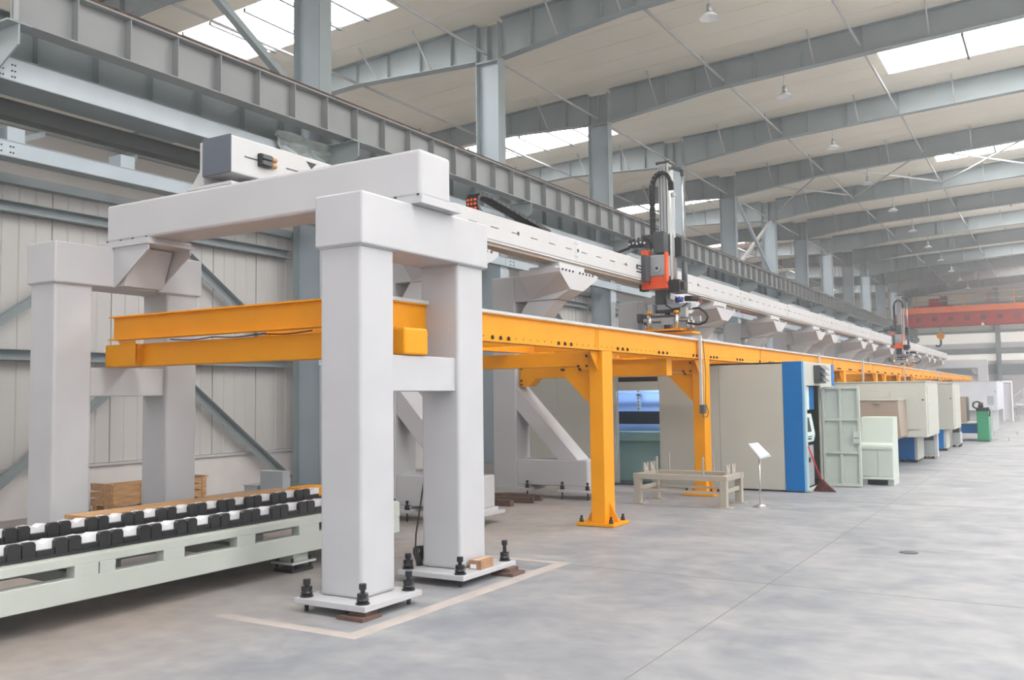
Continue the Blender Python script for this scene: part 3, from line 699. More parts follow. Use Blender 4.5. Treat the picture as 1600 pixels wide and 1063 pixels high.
    p('gripper_arm', GEAR, -7.06, -5.98, y+.10, y+.18, 3.06, 3.16)
    p('gripper_end', DARKM, -7.10, -7.02, y-.36, y+.2, 3.05, 3.22)
    for x in (-6.85, -6.295):
        MB().cyl((x, y-.34, 2.90), (x, y-.34, 3.20), .045, n=18).build('gripper_cylinder', CHROME, t, smooth=True)
        MB().cyl((x, y-.34, 3.20), (x, y-.34, 3.25), .058, .05, n=18).build('yellow_cap', YEL, t, smooth=True)
    for x, z in ((-6.99, 2.98), (-6.12, 2.98), (-6.02, 2.95), (-6.92, 2.92)):
        MB().cyl((x, y-.2, 2.84), (x, y-.2, z+.12), .03, n=12).build('guide_pin', CHROME, t, smooth=True)
    MB().cyl((-6.50, y-.3, 2.90), (-6.50, y-.3, 3.02), .06, n=16).build('black_puck', BLACK, t)
    p('yellow_plate', YEL, -6.95, -6.18, y-.44, y-.05, 2.86, 2.90)
    p('yellow_plate', YEL, -6.70, -5.98, y-.35, y+.1, 2.80, 2.84)
    p('gripper_base', BLACK, -6.90, -6.02, y-.2, y+.2, 2.84, 2.86)
    p('gripper_drop', DARKM, -6.62, -6.52, y-.1, y+.05, 2.86, 3.28)
    return t
ld = loader(16.95); ld['label'] = 'near gantry loader with tall mast, orange brackets and yellow-capped gripper'
dup(ld, 0, 30.2, 0, 'far gantry loader with tall mast, small above the cream enclosures')

# ------------------------------------------------------------------ conveyor
cv = thing('chain_conveyor', 'pale green-grey chain conveyor frame with two rows of black links, lower left', 'conveyor', (-6.8, 5.4, 0))
CYA, CYB = 2.6, 7.98
def side_frame(xo, sgn, name):
    xa, xb = (xo-.10, xo) if sgn > 0 else (xo, xo+.10)
    a = MB().box(xa, xb, CYA, CYB, .443, .515); a.build(name+'_top_rail', CONV, cv, .008)
    MB().box(xa, xb, CYA, CYB, .185, .360).build(name+'_bottom_rail', CONV, cv, .008)
    for ya, yb in ((CYA, 2.75), (4.15, 4.345), (4.355, 4.49), (4.925, 5.13), (5.69, 5.90), (6.45, 6.72), (7.2, 7.4), (7.8, CYB)):
        MB().box(xa, xb, ya, yb, .355, .448).build('rail_spacer', CONV, cv, .003)
side_frame(-6.25, 1, 'front'); side_frame(-7.62, -1, 'rear')
for yy in (3.0, 4.4, 5.9, 7.5): B(-7.53, -6.34, yy, yy+.08, .22, .32).build('cross_member', CONV, cv)
B(-7.1, -6.52, CYA, CYB, .52, .545).build('bed_plate', GREY, cv); B(-7.56, -6.27, CYA, CYB, .515, .522).build('bed_sheet', CONV, cv)
for yy in (3.42, 6.55):
    for x in (-6.42, -7.45):
        B(x-.09, x+.09, yy-.10, yy+.10, .10, .19).build('foot_block', CONV, cv, .004)
        B(x-.14, x+.14, yy-.16, yy+.16, .08, .10).build('foot_plate', CONV, cv)
        B(x-.12, x+.12, yy-.14, yy+.14, 0, .03).build('floor_pad', BOLT, cv)
        for sx_ in (-.1, .1):
            for sy in (-.12, .12): MB().cyl((x+sx_, yy+sy, .0), (x+sx_, yy+sy, .135), .014, n=8).build('foot_bolt', BOLT, cv)
def chain_row(xa, xb, off, nm):
    base = B(xa, xb, CYA, CYB, .522, .545).build(nm, BLACK, cv)
    def tall(ya):
        b = .105
        return MB().prism([(ya, .545), (ya+b-.006, .545), (ya+b-.006, .635), (ya+b-.022, .655), (ya+.018, .655), (ya, .637)], 'x', xb-.05, xb-.008).build('chain_link', BLACK, base)
    def short(ya): return MB().box(xb-.055, xb-.012, ya, ya+.135, .545, .585).build('chain_link', BOLT, base)
    def vee(ya): return MB().prism([(ya-.045, .585), (ya+.18, .585), (ya+.18, .645), (ya+.12, .650), (ya+.068, .622), (ya+.015, .650), (ya-.045, .645)], 'x', xb-.15, xb-.052).build('white_saddle', CHAINW, base)
    a0 = CYA+.02+off; t1, t2, s1, v1 = tall(a0), tall(a0+.108), short(a0+.215), vee(a0+.215)
    n = int((CYB-a0)/.355)
    for k in range(1, n):
        for o in (t1, t2, s1, v1): rep(o, 0, .355*k, 0)
chain_row(-6.44, -6.31, 0, 'front_chain_strip'); chain_row(-7.29, -7.16, .12, 'rear_chain_strip')
B(-6.9, -6.3, CYB, CYB+.035, .18, .51).build('end_frame', BLACK, cv); B(-6.85, -6.38, CYB-.02, CYB, .19, .48).build('end_panel', CONV, cv)
B(-6.7, -6.5, CYB-.03, CYB-.02, .3, .47).build('drive_cover', DARKM, cv)
tag(B(-8.0, -7.66, 5.2, 7.85, .565, .60).build('wooden_board', WOOD), 'long flat pine board lying beyond the rear conveyor chain', 'board')
tag(B(-7.95, -7.58, 8.0, 8.4, .501, .60).build('yellow_block', YEL, bevel=.006), 'short yellow steel block at the end of the wooden board', 'block')
t = thing('board_trestle', 'grey trestle holding up the board and yellow block behind the conveyor', 'trestle', (-7.8, 6.8, 0))
for yy in (5.5, 7.3, 8.15): B(-7.92, -7.72, yy, yy+.1, 0, .50 if yy > 7.5 else .53).build('leg', GREY, t)
B(-7.95, -7.70, 5.2, 7.85, .53, .563).build('top_rail', GREY, t)
# things by the left wall
t = thing('wooden_crate', 'open slatted wooden crate on a pallet base by the left wall', 'crate', (-12.1, 9.3, 0))
for z in (.14, .24, .34): 
    B(-11.87, -11.85, 8.42, 10.14, z, z+.075).build('side_slat', WOOD, t); B(-12.33, -12.31, 8.42, 10.14, z, z+.075).build('side_slat', WOOD, t)
for z in (.14, .24, .34): B(-12.31, -11.87, 8.42, 8.44, z, z+.075).build('end_slat', WOOD, t); B(-12.31, -11.87, 10.12, 10.14, z, z+.075).build('end_slat', WOOD, t)
for y in (8.44, 8.9, 9.25, 9.6, 10.04): B(-11.85, -11.83, y, y+.07, .14, .42).build('side_batten', WOOD, t)
B(-12.33, -11.85, 8.42, 10.14, .12, .14).build('pallet_deck', WOOD, t)
for y in (8.44, 9.2, 9.98):
    for x in (-12.3, -11.95): B(x, x+.09, y, y+.12, .03, .12).build('pallet_block', WOOD, t)
for x in (-12.3, -11.95): B(x, x+.09, 8.42, 10.14, 0, .03).build('pallet_runner', WOOD, t)
for y in (8.42, 10.1): B(-12.34, -11.83, y, y+.06, .415, .44).build('top_batten', WOOD, t)
t = thing('grey_control_box', 'grey sheet-metal box standing near the left wall by the brace foot', 'box', (-10.2, 10.2, 0))
GB = mat('grey_sheet_box', (.36, .39, .42), .5)
B(-10.50, -10.03, 10.0, 10.16, 0, .555).build('body', GB, t, .006); B(-10.51, -10.02, 9.99, 10.17, .555, .565).build('lid', GREY, t)
t = thing('grey_low_box', 'lower grey metal box standing left of the taller grey box', 'box', (-10.7, 10.2, 0))
B(-10.82, -10.55, 9.98, 10.4, 0, .33).build('body', GB, t, .006); B(-10.83, -10.54, 9.97, 10.41, .33, .34).build('lid', GREY, t)

# cardboard box, shims, cable
t = thing('cardboard_box', 'small brown cardboard box with white label on the front frame base plate', 'box', (-4.55, 7.0, .11))
B(-4.62, -4.49, 6.89, 7.10, .111, .19).build('carton', CARD, t, .002); B(-4.60, -4.54, 6.886, 6.889, .118, .155).build('paper_label', PAPER, t)
B(-4.585, -4.525, 6.888, 7.102, .190, .1912).build('packing_tape', mat('tan_tape', (.5, .36, .22), .3), t)
t = thing('shim_blocks', 'reddish brown wood shims under the near corner of the front frame', 'wood block', (-4.58, 5.42, 0))
B(-4.72, -4.47, 5.26, 5.48, 0, .03).build('shim', DWOOD, t); B(-4.66, -4.50, 5.33, 5.47, .03, .064).build('shim', DWOOD, t)
t = thing('shim_blocks', 'dark wood shims under the right rear corner of the front frame', 'wood block', (-4.5, 7.4, 0))
B(-4.60, -4.36, 7.22, 7.44, 0, .03).build('shim', DWOOD, t); B(-4.58, -4.42, 7.26, 7.42, .03, .064).build('shim', DWOOD, t)
t = thing('cable_coil', 'coil of black cable beside the rear column of the front frame', 'cable', (-5.13, 6.80, .11))
for k in range(4):
    pts = [(-5.128+.009*k+.02*math.sin(a*2), 6.80+.035*math.cos(a)+.012*k, .20+.085*math.sin(a)) for a in [i*2*PI/16 for i in range(17)]]
    MB().tube(pts, .007, 6).build('cable_turn', BLACK, t)
MB().tube([(-5.12, 6.76, .22), (-5.13, 6.79, .40), (-5.11, 6.83, .65), (-5.085, 6.86, .9)], .008, 6).build('cable_lead', BLACK, t)
# timbers under the second C support
for k, (x, y, a, lb) in enumerate(((-7.45, 12.2, .25, 'longest'), (-7.55, 11.85, -.1, 'front'), (-7.5, 12.6, .05, 'rear'))):
    d = Vector((math.cos(a), math.sin(a), 0))*.42; z = .045
    tag(MB().bar(Vector((x, y, z))-d, Vector((x, y, z))+d, .09, .088).build('timber_baulk', DWOOD), '%s dark timber baulk lying by the foot of the second C-shaped support' % lb, 'timber')

# ------------------------------------------------------------------ first machine enclosure
m1 = thing('machine_enclosure', 'tall warm-grey machine enclosure with bright blue corner and open doorway', 'machine', (-6.3, 16.5, 0))
FY = 15.45; BY = 17.75; TZ = 2.16
def M(name, m, *b, bev=.003): return B(*b).build(name, m, m1, bev)
M('front_panel', CABG, -4.01-1.10, -4.015, FY, FY+.04, .03, TZ)
M('front_panel', CABG, -6.22, -5.115, FY, FY+.04, .03, TZ)
M('front_panel', CABG, -8.30, -7.03, FY, FY+.04, .03, TZ); M('front_panel', CABG, -9.3, -8.305, FY, FY+.04, .03, TZ)
M('door_header', CABG, -7.025, -6.225, FY, FY+.04, 1.72, TZ)
M('vent_grille', BLACK, -7.01, -6.24, FY-.004, FY, 1.88, 1.965)
M('corner_panel', BLUE, -4.01, -3.70, FY-.01, FY+.04, .02, TZ+.005); 
M('corner_trim', mat('light_blue_trim', (.20, .42, .62), .35), -3.70, -3.665, FY-.01, FY+.06, .02, TZ+.005)
M('roof_panel', CABG, -9.3, -3.69, FY, BY, TZ-.03, TZ); M('back_panel', CABG, -9.3, -3.69, BY-.04, BY, .03, TZ-.03)
M('left_side', CABG, -9.3, -9.26, FY+.04, BY-.04, .03, TZ-.03)
M('side_header', CABG, -3.705, -3.665, FY+.06, BY, 1.76, TZ)
M('side_rear_panel', CABG, -3.705, -3.665, 16.62, BY, .03, 1.76)
M('side_blue_strip', BLUE, -3.665, -3.655, 17.56, BY, 1.76, TZ)
M('plinth', DARKM, -9.28, -3.72, FY+.03, BY-.02, 0, .03)
M('door_frame', CABL, -3.71, -3.66, FY+.06, FY+.14, .03, 1.76); M('door_sill', CABL, -3.72, -3.62, FY+.06, 16.62, .005, .045)
lv = B(-3.665, -3.56, 16.15, 16.60, 1.80, 2.11).build('vent_box', DARKM, m1)
for k in range(3): MB().prism([(-3.56, 1.88+.1*k), (-3.49, 1.83+.1*k), (-3.48, 1.83+.1*k), (-3.56, 1.905+.1*k)], 'y', 16.15, 16.60).build('louvre', DARKM, lv)
# inside of the left doorway
M('interior_wall', BLUEIN, -7.9, -5.8, 16.75, 16.78, .9, 2.1); M('interior_side', BLUEIN, -7.92, -7.9, FY+.1, 16.75, .03, 2.1); M('interior_side', BLUEIN, -5.8, -5.78, FY+.1, 16.75, .03, 2.1)
M('machine_bed', TEAL, -7.6, -5.95, 16.0, 16.7, .03, .78); M('machine_table', TEAL, -7.6, -5.95, 15.85, 16.7, .78, .95, bev=.01)
M('bellows_cover', BLACK, -7.6, -5.95, 16.35, 16.6, 1.08, 1.32)
M('perforated_post', GREY, -7.15, -7.07, 16.60, 16.66, 1.32, 2.05); M('cross_rod', GREY, -7.6, -6.3, 16.56, 16.59, 1.66, 1.69)
q = MB()
for k in range(10): q.box(-7.125, -7.10, 16.595, 16.60, 1.36+.065*k, 1.39+.065*k)
q.build('post_holes', DARKM, m1)
M('strip_lamp', LUM, -7.5, -6.0, 16.2, 16.3, 2.08, 2.11)
M('folded_door', CABG, -7.20, -7.03, FY-.06, FY-.02, .06, 1.70); MB().cyl((-7.06, FY-.09, .75), (-7.06, FY-.09, .95), .012, n=8).build('door_handle', GREY, m1)
# inside of the right doorway: operating panel
M('operator_cabinet', DARKM, -4.3, -3.76, 15.70, 16.35, .05, .75); M('operator_front', GEAR, -3.76, -3.745, 15.72, 16.33, .06, .74)
M('operator_round_lock', BOLT, -3.745, -3.73, 15.95, 16.05, .46, .54)
pn = MB().prism([(-4.1, .80), (-3.73, .80), (-3.70, .92), (-3.76, 1.28), (-4.1, 1.30)], 'y', 15.66, 16.3).build('control_console', MATS.get('pale_aqua_panel') or mat('pale_aqua_panel', (.62, .76, .76), .4), m1, .01)
MB().prism([(-3.745, .98), (-3.703, .98), (-3.745, 1.22), (-3.78, 1.22)], 'y', 15.75, 16.05).build('console_screen', SCREEN, pn)
q = MB()
for i in range(4):
    for j in range(2): q.box(-3.715, -3.700, 15.75+.08*i, 15.79+.08*i, .85+.04*j, .87+.04*j)
q.build('console_keys', BOLT, pn)
M('blue_inner_panel', BLUE, -3.80, -3.74, 16.15, 16.45, 1.35, 1.75); M('pale_inner_panel', MATS['pale_aqua_panel'], -3.80, -3.75, 15.62, 16.14, 1.35, 1.75)
# open door leaf
dl = thing('open_door_leaf', 'pale grey six-panel steel door standing open beside the blue corner', 'door', (-3.34, 16.7, 0))
B(-3.65, -3.03, 16.70, 16.725, .02, 1.735).build('door_skin', CABL, dl)
for x in (-3.65, -3.365, -3.065): B(x, x+.04, 16.64, 16.70, .02, 1.735).build('stile', CABL, dl, .002)
for z in (.02, .575, 1.145, 1.70): B(-3.61, -3.065, 16.635, 16.70, z, z+.04).build('rail', CABL, dl, .002)
B(-3.14, -3.02, 16.61, 16.634, .76, .96).build('latch_plate', CABL, dl, .003); MB().cyl((-3.12, 16.60, .86), (-3.04, 16.60, .86), .015, n=8).build('latch_lever', CHROME, dl); MB().cyl((-3.07, 16.6, .86), (-3.07, 16.65, .86), .02, n=10).build('latch_boss', CHROME, dl)
B(-3.654, -3.63, 16.60, 16.64, 1.52, 1.70).build('hinge', GREY, dl)
# control cabinet
cc = thing('control_cabinet', 'light green-grey control cabinet with sloping top beside the open door', 'cabinet', (-2.87, 17.6, 0))
MB().prism([(17.22, .10), (17.85, .10), (17.85, 1.19), (17.40, 1.19), (17.30, .74), (17.22, .70)], 'x', -3.14, -2.60).build('body', CABL, cc, .01)
B(-3.14, -2.60, 17.20, 17.26, .62, .68).build('console_lip', CABL, cc, .01)
B(-3.12, -2.86, 17.205, 17.222, .16, .60).build('door', CABL, cc, .003)
d2 = B(-2.855, -2.63, 17.205, 17.222, .16, .60).build('door', CABL, cc, .003); B(-2.83, -2.81, 17.19, 17.205, .33, .43).build('door_handle', GREY, d2)
B(-3.15, -2.59, 17.15, 17.24, .10, .13).build('lower_lip', CABL, cc, .008)
for x in (-3.14, -2.70): B(x, x+.1, 17.24, 17.83, 0, .10).build('foot', CABL, cc)
B(-3.03, -2.71, 17.3, 17.8, .001, .09).build('dark_drip_tray', BLACK, cc)
# broom
br = thing('broom', 'red-handled broom with brown bristles leaning against the blue corner', 'broom', (-3.53, 15.9, 0))
MB().cyl((-3.62, 15.36+.07, .76), (-3.49, 15.72, .16), .013, n=10).build('handle', REDH, br, smooth=True)
v = []
for k in range(9):
    a = k/8; MB().prism([(-3.49-.02+.04*a, .19), (-3.49-.02+.04*(a+.125), .19), (-3.645+.34*(a+.11), .002+.01*((k*3) % 4)/4), (-3.645+.34*a, .002)], 'y', 15.74-.028-.004*(k % 3), 15.74+.028).build('bristle_tuft', BROOM, br)
B(-3.52, -3.46, 15.70, 15.78, .16, .2).build('broom_collar', BROOM, br)

# sign stand
st = thing('sign_stand', 'slim chrome floor stand holding a tilted white notice', 'sign stand', (-3.81, 13.25, 0))
MB().cyl((-3.81, 13.25, .0), (-3.81, 13.25, .012), .125, n=32).build('base', CHROME, st); MB().cyl((-3.81, 13.25, .012), (-3.81, 13.25, .05), .10, .02, n=24).build('base_cone', CHROME, st, smooth=True)
MB().cyl((-3.81, 13.25, .04), (-3.81, 13.25, .73), .013, n=12).build('pole', CHROME, st, smooth=True)
MB().add([(-3.955, 13.19, .912), (-3.845, 13.33, .924), (-3.65, 13.31, .735), (-3.775, 13.17, .70), (-3.965, 13.19, .898), (-3.855, 13.33, .91), (-3.66, 13.31, .72), (-3.785, 13.17, .685)],
         [(0,1,2,3),(7,6,5,4),(0,4,5,1),(1,5,6,2),(2,6,7,3),(3,7,4,0)]).build('sign_frame', GEAR, st)
MB().add([(-3.938, 13.205, .910), (-3.848, 13.316, .920), (-3.672, 13.297, .752), (-3.775, 13.186, .718), (-3.936, 13.200, .914), (-3.846, 13.311, .924), (-3.670, 13.292, .756), (-3.773, 13.181, .722)],
         [(4,5,6,7),(0,1,2,3),(0,4,5,1),(1,5,6,2),(2,6,7,3),(3,7,4,0)]).build('sign_sheet', PAPER, st)

q = MB()
for k in range(6):
    a = .14+.12*k; L_ = lambda s_, t_: (Vector((-3.936, 13.200, .915))*(1-s_)*(1-t_)+Vector((-3.846, 13.311, .925))*s_*(1-t_)+Vector((-3.670, 13.292, .757))*s_*t_+Vector((-3.773, 13.181, .723))*(1-s_)*t_)
    q.add([L_(.18, a), L_(.8 if k % 2 else .62, a), L_(.8 if k % 2 else .62, a+.035), L_(.18, a+.035)], [(0, 1, 2, 3)])
q.build('printed_lines', mat('pale_blue_print', (.30, .36, .55), .6), st)
# taupe bench
bn = thing('steel_work_bench', 'low taupe steel trestle bench with upright rods and V rests', 'bench', (-4.9, 13.35, 0))
xa, xb, ya, yb = -5.63, -4.20, 12.90, 13.72
for x in (xa, xb-.10):
    for y in (ya, yb-.10):
        B(x, x+.10, y, y+.10, .012, .375).build('leg', BENCH, bn, .004); B(x-.08, x+.18, y-.06, y+.14, 0, .012).build('foot_plate', BENCH, bn)
for y in (ya, yb-.09): B(xa-.01, xb+.01, y, y+.09, .375, .455).build('top_rail', BENCH, bn, .004)
for x in (xa, xb-.09): B(x, x+.09, ya+.09, yb-.09, .375, .455).build('top_end_rail', BENCH, bn, .004)
for y in (ya+.03, yb-.07): B(xa+.10, xb-.10, y, y+.04, .19, .225).build('stretcher', BENCH, bn)
for x in (xa+.03, xb-.07): B(x, x+.04, ya+.10, yb-.10, .20, .26).build('end_stretcher', BENCH, bn)
for x, y in ((-5.27, ya+.04), (-4.55, ya+.04), (-5.36, yb-.05), (-4.64, yb-.05)): B(x-.012, x+.012, y-.012, y+.012, .455, .72).build('upright_rod', BENCH, bn)
for x in (-5.56, -4.27):
    for y in (13.12, 13.38):
        MB().prism([(y, .455), (y+.17, .455), (y+.17, .60), (y+.15, .60), (y+.085, .50), (y+.02, .60), (y, .60)], 'x', x-.012, x+.012).build('v_rest', BENCH, bn)
        MB().prism([(y+.02, .60), (y+.085, .50), (y+.085, .485), (y+.01, .60)], 'x', x-.02, x+.02).build('v_pad', PAPER, bn)

# ------------------------------------------------------------------ further machines
def cream_machine(label, x0, x1, y0, y1, z0, z1, inset=True):
    t = thing('cream_enclosure', label, 'machine', ((x0+x1)/2, (y0+y1)/2, 0))
    B(x0, x1, y0, y1, z0, z1).build('housing', CABG, t, .01)
    B(x0, x1+.02, y0-.02, y1, z1, z1+.02).build('roof_sheet', CABL, t)
    if inset:
        for a, b in ((x1-.73, x1-.14), (x1-1.55, x1-.95)):
            if a > x0: B(a, b, y0-.022, y0, z0+.18, z1-.2).build('access_panel', CABG, t, .003)
    MB().cyl((x1-.06, y0-.02, z1-.4), (x1-.06, y0, z1-.4), .02, n=8).build('panel_lock', BOLT, t)
    B(x1, x1+.012, y0+.2, y1-.2, z0+.08, z1-.1).build('side_panel', CABG, t, .003)
    return t
t = cream_machine('first cream machine enclosure behind the light green-grey cabinet', -4.9, -2.60, 22.0, 24.3, .62, 1.85)
B(-3.36, -2.99, 22.95, 24.1, .06, .62).build('blue_base', BLUE, t, .006); B(-2.99, -2.93, 22.95, 24.1, .06, .62).build('base_side', CABG, t)
B(-4.8, -3.4, 23.0, 24.2, 0, .62).build('machine_body', CABG, t)
for x in (-3.25, -3.0): B(x-.05, x+.05, 22.97, 23.07, 0, .06).build('base_foot', BLACK, t)
t = thing('taupe_hood', 'taupe box-shaped hood hung in front of the first cream enclosure', 'hood', (-3.4, 20.8, .6))
MB().prism([(-3.95, .62), (-3.06, .62), (-2.98, .68), (-3.02, 1.45), (-3.95, 1.45)], 'y', 20.9, 21.98).build('housing', BROWN, t, .006)
B(-3.95, -3.0, 20.88, 21.98, 1.45, 1.475).build('top_sheet', CABG, t); B(-3.50, -3.36, 20.86, 20.9, 1.38, 1.41).build('handle', CHROME, t); 
t = thing('taupe_hood_stand', 'grey machine block carrying the taupe hood', 'machine', (-3.7, 21.4, 0)); B(-4.3, -3.45, 20.9, 21.95, 0, .618).build('body', CABG, t); B(-4.3, -3.44, 20.88, 20.9, .1, .5).build('access_panel', CABG, t)
def cart(label, x0, x1, y0, y1, z1):
    t = thing('coolant_cart', label, 'cart', ((x0+x1)/2, (y0+y1)/2, 0))
    B(x0, x1, y0, y1, .10, z1-.14).build('tank', GEAR if False else mat('light_grey_enamel', (.42, .45, .45), .4), t, .005)
    B(x0+.02, x1-.02, y0+.02, y1-.02, z1-.14, z1).build('dark_top', DARKM, t)
    for x in (x0+.03, x1-.03):
        for y in (y0+.05, y1-.05): MB().cyl((x-.02, y, .04), (x+.02, y, .04), .04, n=12).build('castor', BLACK, t)
    B(x0, x1, y0, y0+.03, .06, .09).build('frame_rail', GREY, t)
    return t
t = cart('grey wheeled coolant cart beside the first blue machine base', -2.98, -2.74, 24.36, 25.1, .58); B(-2.73, -2.66, 24.36, 24.6, .05, .95).build('side_post', GREY, t)
t = cream_machine('second cream machine enclosure with blue base, farther along the line', -3.9, -2.58, 27.6, 29.6, .58, 1.83, False)
B(-3.12, -2.86, 27.62, 28.6, .06, .58).build('blue_base', BLUE, t, .005); B(-3.8, -3.1, 27.8, 29.4, 0, .58).build('machine_body', CABG, t); B(-2.86, -2.80, 27.7, 28.6, .06, .58).build('base_side', CABG, t)
for x in (-3.02, -2.84): B(x-.05, x+.05, 27.72, 27.85, 0, .06).build('base_foot', BLACK, t)
t = cart('grey wheeled coolant cart beside the second blue machine base', -2.84, -2.62, 29.62, 30.2, .56)
t = thing('taupe_hood', 'smaller taupe hood past the second cream enclosure', 'hood', (-2.85, 32.4, .6))
B(-3.2, -2.66, 32.4, 33.3, .63, 1.45).build('housing', BROWN, t, .006); B(-2.66, -2.64, 32.45, 33.2, .66, 1.42).build('edge_strip', DARKM, t); B(-3.2, -3.0, 32.6, 33.2, 0, .63).build('support', CABG, t)
t = thing('blue_machine_base', 'low wide blue machine base behind the green cabinet', 'machine', (-2.75, 34, 0))
B(-3.3, -2.38, 33.95, 34.8, .22, .53).build('blue_body', BLUE, t, .005); B(-3.3, -2.36, 33.92, 34.8, .53, .58).build('grey_top', CABL, t)
for x in (-3.1, -2.4): B(x-.04, x+.04, 34.0, 34.7, 0, .22).build('leg', GREY, t)
t = thing('green_tool_cabinet', 'dark green cabinet with black equipment piled on top', 'cabinet', (-2.25, 33.4, 0))
B(-2.42, -2.08, 33.0, 33.9, .02, .96).build('body', GREEN, t, .006); B(-2.40, -2.10, 32.985, 33.0, .08, .9).build('door', GREEN, t, .003); B(-2.43, -2.07, 32.99, 33.91, 0, .02).build('base_skirt', BOLT, t)
t = thing('black_equipment', 'heap of black tools and hoses on top of the green cabinet', 'equipment', (-2.25, 33.4, .97))
B(-2.44, -2.08, 33.1, 33.6, .962, 1.08).build('tool_body', BLACK, t, .01); MB().cyl((-2.32, 33.3, 1.08), (-2.30, 33.3, 1.25), .09, .06, n=12).build('motor_head', BLACK, t, smooth=True)
MB().tube([(-2.42, 33.1, 1.05), (-2.52, 33.05, 1.12), (-2.50, 33.05, 1.24), (-2.40, 33.1, 1.28), (-2.30, 33.1, 1.24)], .025, 8).build('hose', BLACK, t)
MB().tube([(-2.10, 33.0, 1.1), (-2.03, 32.98, .98), (-2.05, 32.98, .8)], .02, 8).build('hose', BLACK, t)
t = thing('monitor_panel', 'small grey screen panel on a post behind the green cabinet', 'monitor', (-2.1, 34.9, 0))
B(-2.22, -2.02, 34.9, 34.94, 1.14, 1.45).build('screen', GEAR, t, .004); B(-2.13, -2.10, 34.92, 34.96, .04, 1.14).build('post', GREY, t); B(-2.3, -1.9, 34.82, 35.1, 0, .04).build('foot', GREY, t)
for k, (x, y, lb) in enumerate(((-1.75, 33.6, 'nearer'), (-1.7, 38.2, 'farther'))):
    t = thing('floor_trestle', '%s thin metal floor stand to the right of the green cabinet' % lb, 'stand', (x, y, 0))
    B(x-.6, x+.25, y, y+.04, .10, .13).build('bar', GREY, t)
    for q_ in (-.55, .2): MB().cyl((x+q_, y+.02, 0), (x+q_, y+.02, .11), .03, n=8).build('foot', GREY, t)
t = cream_machine('third long white machine enclosure far along the line', -5.2, -2.20, 40, 44.5, .85, 1.98, False)
t['label'] = 'long pale machine enclosure far along the line beyond the green cabinet'
for o in t.children:
    if o.name.split('.')[0] in ('housing', 'side_panel'): o.data.materials[0] = mat('pale_violet_enamel', (.58, .60, .66), .4)
B(-5.1, -2.4, 40.2, 44.3, 0, .85).build('base', mat('light_grey_enamel', (.42, .45, .45), .4), t)
t = thing('white_arch_frame', 'white arched safety frame at the far end of the machine line', 'frame', (-2.4, 53.5, 0))
for x in (-2.70, -2.30): B(x, x+.07, 53.4, 53.6, 0, 2.0).build('upright', PAPER, t, .02)
B(-2.70, -2.23, 53.4, 53.6, 2.0, 2.1).build('top_bar', PAPER, t, .02); B(-2.63, -2.30, 53.48, 53.52, .1, 2.0).build('infill_panel', mat('pale_violet_panel', (.55, .54, .60), .5), t)
t = thing('far_work_table', 'small pale work table near the far end of the floor', 'table', (-1.9, 56, 0))
B(-2.2, -1.2, 55.6, 56.2, .82, .88).build('table_top', PAPER, t)
for x in (-2.15, -1.3): B(x, x+.06, 55.7, 55.76, 0, .82).build('leg', GREY, t)
B(-2.15, -1.9, 55.6, 56, .3, .75).build('drawer_unit', GEAR, t)
t = thing('steel_stair', 'thin steel stair railing near the end wall at the right edge', 'stair', (-1.5, 60, 0))
for dz in (0, .55): MB().bar((-2.6, 60, .55+dz), (-.6, 60, 2.4+dz), .05, .05).build('handrail', GREY, t)
for k in range(5): MB().bar((-2.4+.4*k, 60, .0+.37*k), (-2.4+.4*k, 60, 1.25+.37*k), .03, .03).build('baluster', GREY, t)
for k in range(7): B(-2.45+.28*k, -2.1+.28*k, 59.6, 60.0, .12+.26*k, .15+.26*k).build('tread', GREY, t)
for k in range(2): B(-.7+.1*k, -.65+.1*k, 59.6, 59.65, 0, 1.8).build('stair_leg', GREY, t)
# far white portal at the end of the rail
t = thing('far_white_portal', 'far white portal carrying the end of the long rail', 'frame', (-6, 72, 0))
B(-8.6, -4.45, 71.8, 72.3, 3.20, 3.80).build('crossbeam', WHITE, t, .03); B(-5.1, -4.45, 71.8, 72.3, 0, 3.2).build('column', WHITE, t, .03)
B(-8.6, -8.0, 71.8, 72.3, 0, 3.2).build('column', WHITE, t, .03); MB().prism([(-5.1, 3.2), (-5.6, 3.2), (-5.1, 2.6)], 'y', 71.9, 72.2).build('knee', WHITE, t)

# ------------------------------------------------------------------ overhead crane
t = thing('overhead_crane', 'red overhead travelling crane spanning the hall near the end wall', 'crane', (-2, 79, 7.2))
CRY = 79
B(-10.6, 20, CRY, CRY+.5, 6.78, 7.75).build('main_girder', RED, t, .02)
B(-10.6, 20, CRY+2.2, CRY+2.7, 6.78, 7.75).build('main_girder', RED, t, .02)
B(-10.9, 20, CRY-.45, CRY-.02, 7.76, 8.2).build('walkway', mat('orange_walkway_paint', (.85, .17, .03), .5), t)
B(-11.4, -10.6, CRY-.6, CRY+3.3, 7.16, 7.75).build('end_carriage', RED, t, .02)
for k in range(12): B(-9.8+1.15*k, -9.45+1.15*k, CRY-.012, CRY, 7.1, 7.45).build('vent_cover', mat('dark_red_paint', (.12, .012, .012), .5), t)
for k in range(14): B(-9.7+1.7*k, -9.63+1.7*k, CRY-.42, CRY-.38, 8.15, 9.15).build('handrail_post', YEL if k % 2 == 0 else RED, t)
for z in (8.65, 9.15): MB().cyl((-9.7, CRY-.4, z), (14, CRY-.4, z), .03, n=6).build('handrail', BROWN, t)
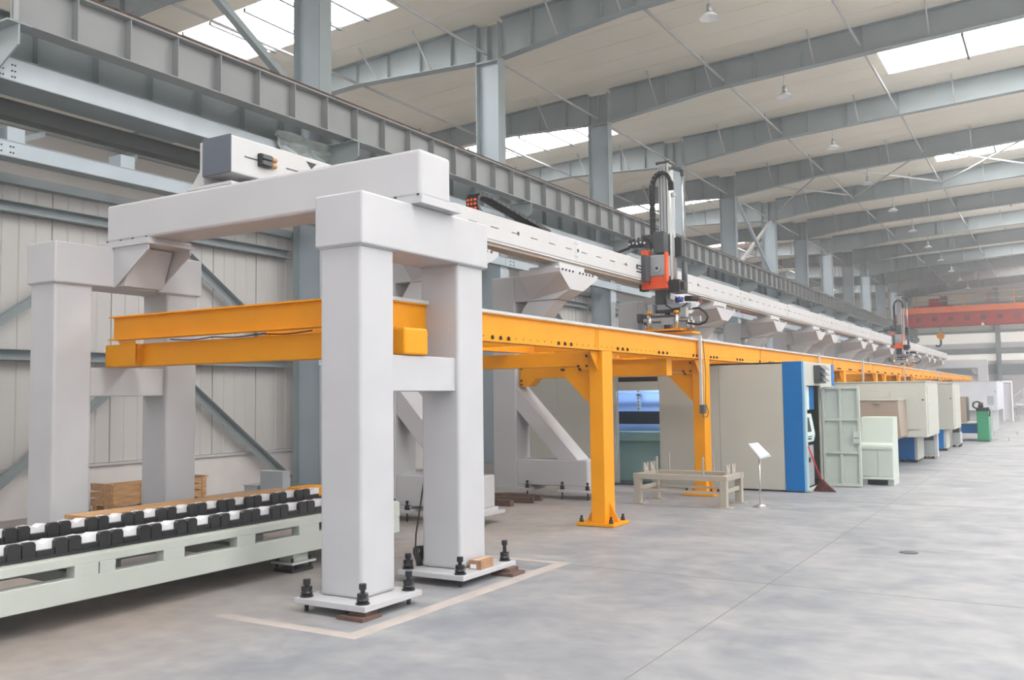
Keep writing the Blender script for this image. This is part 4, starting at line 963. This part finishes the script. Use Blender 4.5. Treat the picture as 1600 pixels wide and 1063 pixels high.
B(-9.9, -7.2, CRY+.2, CRY+2.3, 8.0, 8.35).build('trolley_frame', RED, t); B(-8.9, -8.1, CRY+.4, CRY+1.2, 8.35, 8.95).build('hoist_drum_housing', RED, t, .05); B(-8.0, -7.5, CRY+.3, CRY+.9, 8.35, 9.1).build('hoist_motor', DARKM, t, .04)
MB().cyl((-8.2, CRY+1.2, 6.4), (-8.2, CRY+1.2, 8.0), .025, n=6).build('hoist_rope', BOLT, t)
MB().cyl((-8.2, CRY+1.0, 6.0), (-8.2, CRY+1.4, 6.0), .28, n=18).build('hook_block', YEL, t)
MB().tube([(-8.2, CRY+1.2, 5.7), (-8.2, CRY+1.2, 5.3), (-8.4, CRY+1.2, 5.15), (-8.6, CRY+1.2, 5.25)], .08, 8).build('hook', BOLT, t)
MB().cyl((-5.1, CRY-.2, 6.6), (-5.1, CRY-.2, 6.85), .16, .06, n=12).build('work_lamp', LAMPG, t, smooth=True)
# hoists of the neighbouring aisle, seen between the columns
t = thing('neighbour_crane', 'small red crane seen between columns above the runway', 'crane', (-18, 56, 7.2))
B(-26, -13.2, 56, 56.5, 7.0, 7.5).build('main_girder', RED, t); B(-15.2, -13.8, 55.4, 56.8, 7.5, 7.8).build('trolley_frame', RED, t, .03); B(-14.6, -14.0, 55.6, 56.2, 7.8, 8.4).build('hoist_drum_housing', ORNG, t, .05); B(-15.3, -14.8, 55.6, 56.1, 7.8, 8.3).build('hoist_motor', DARKM, t, .04)
t = thing('neighbour_hoist', 'small yellow hoist seen between columns beyond the red crane', 'hoist', (-14.5, 62, 7.2))
B(-14.9, -14.4, 61.8, 62.3, 7.6, 8.6).build('hoist_body', YEL, t, .04); B(-26, -13.2, 62.4, 62.8, 7.0, 7.5).build('main_girder', RED, t); B(-14.9, -13.6, 61.8, 62.4, 7.3, 7.58).build('trolley_frame', RED, t)
# structural notes: neighbouring aisle runway
t = thing('neighbour_runway', 'runway girder of the next aisle behind the columns', 'girder', (-13.1, 45, 6.4))
ibeam_y(t, -13.2, 14, 94, 6.3, 6.98, .14, m=STEEL)
for y in YF[2:]: B(-13.35, -12.51, y-.12, y+.12, 6.1, 6.3).build('bracket', STEEL, t)
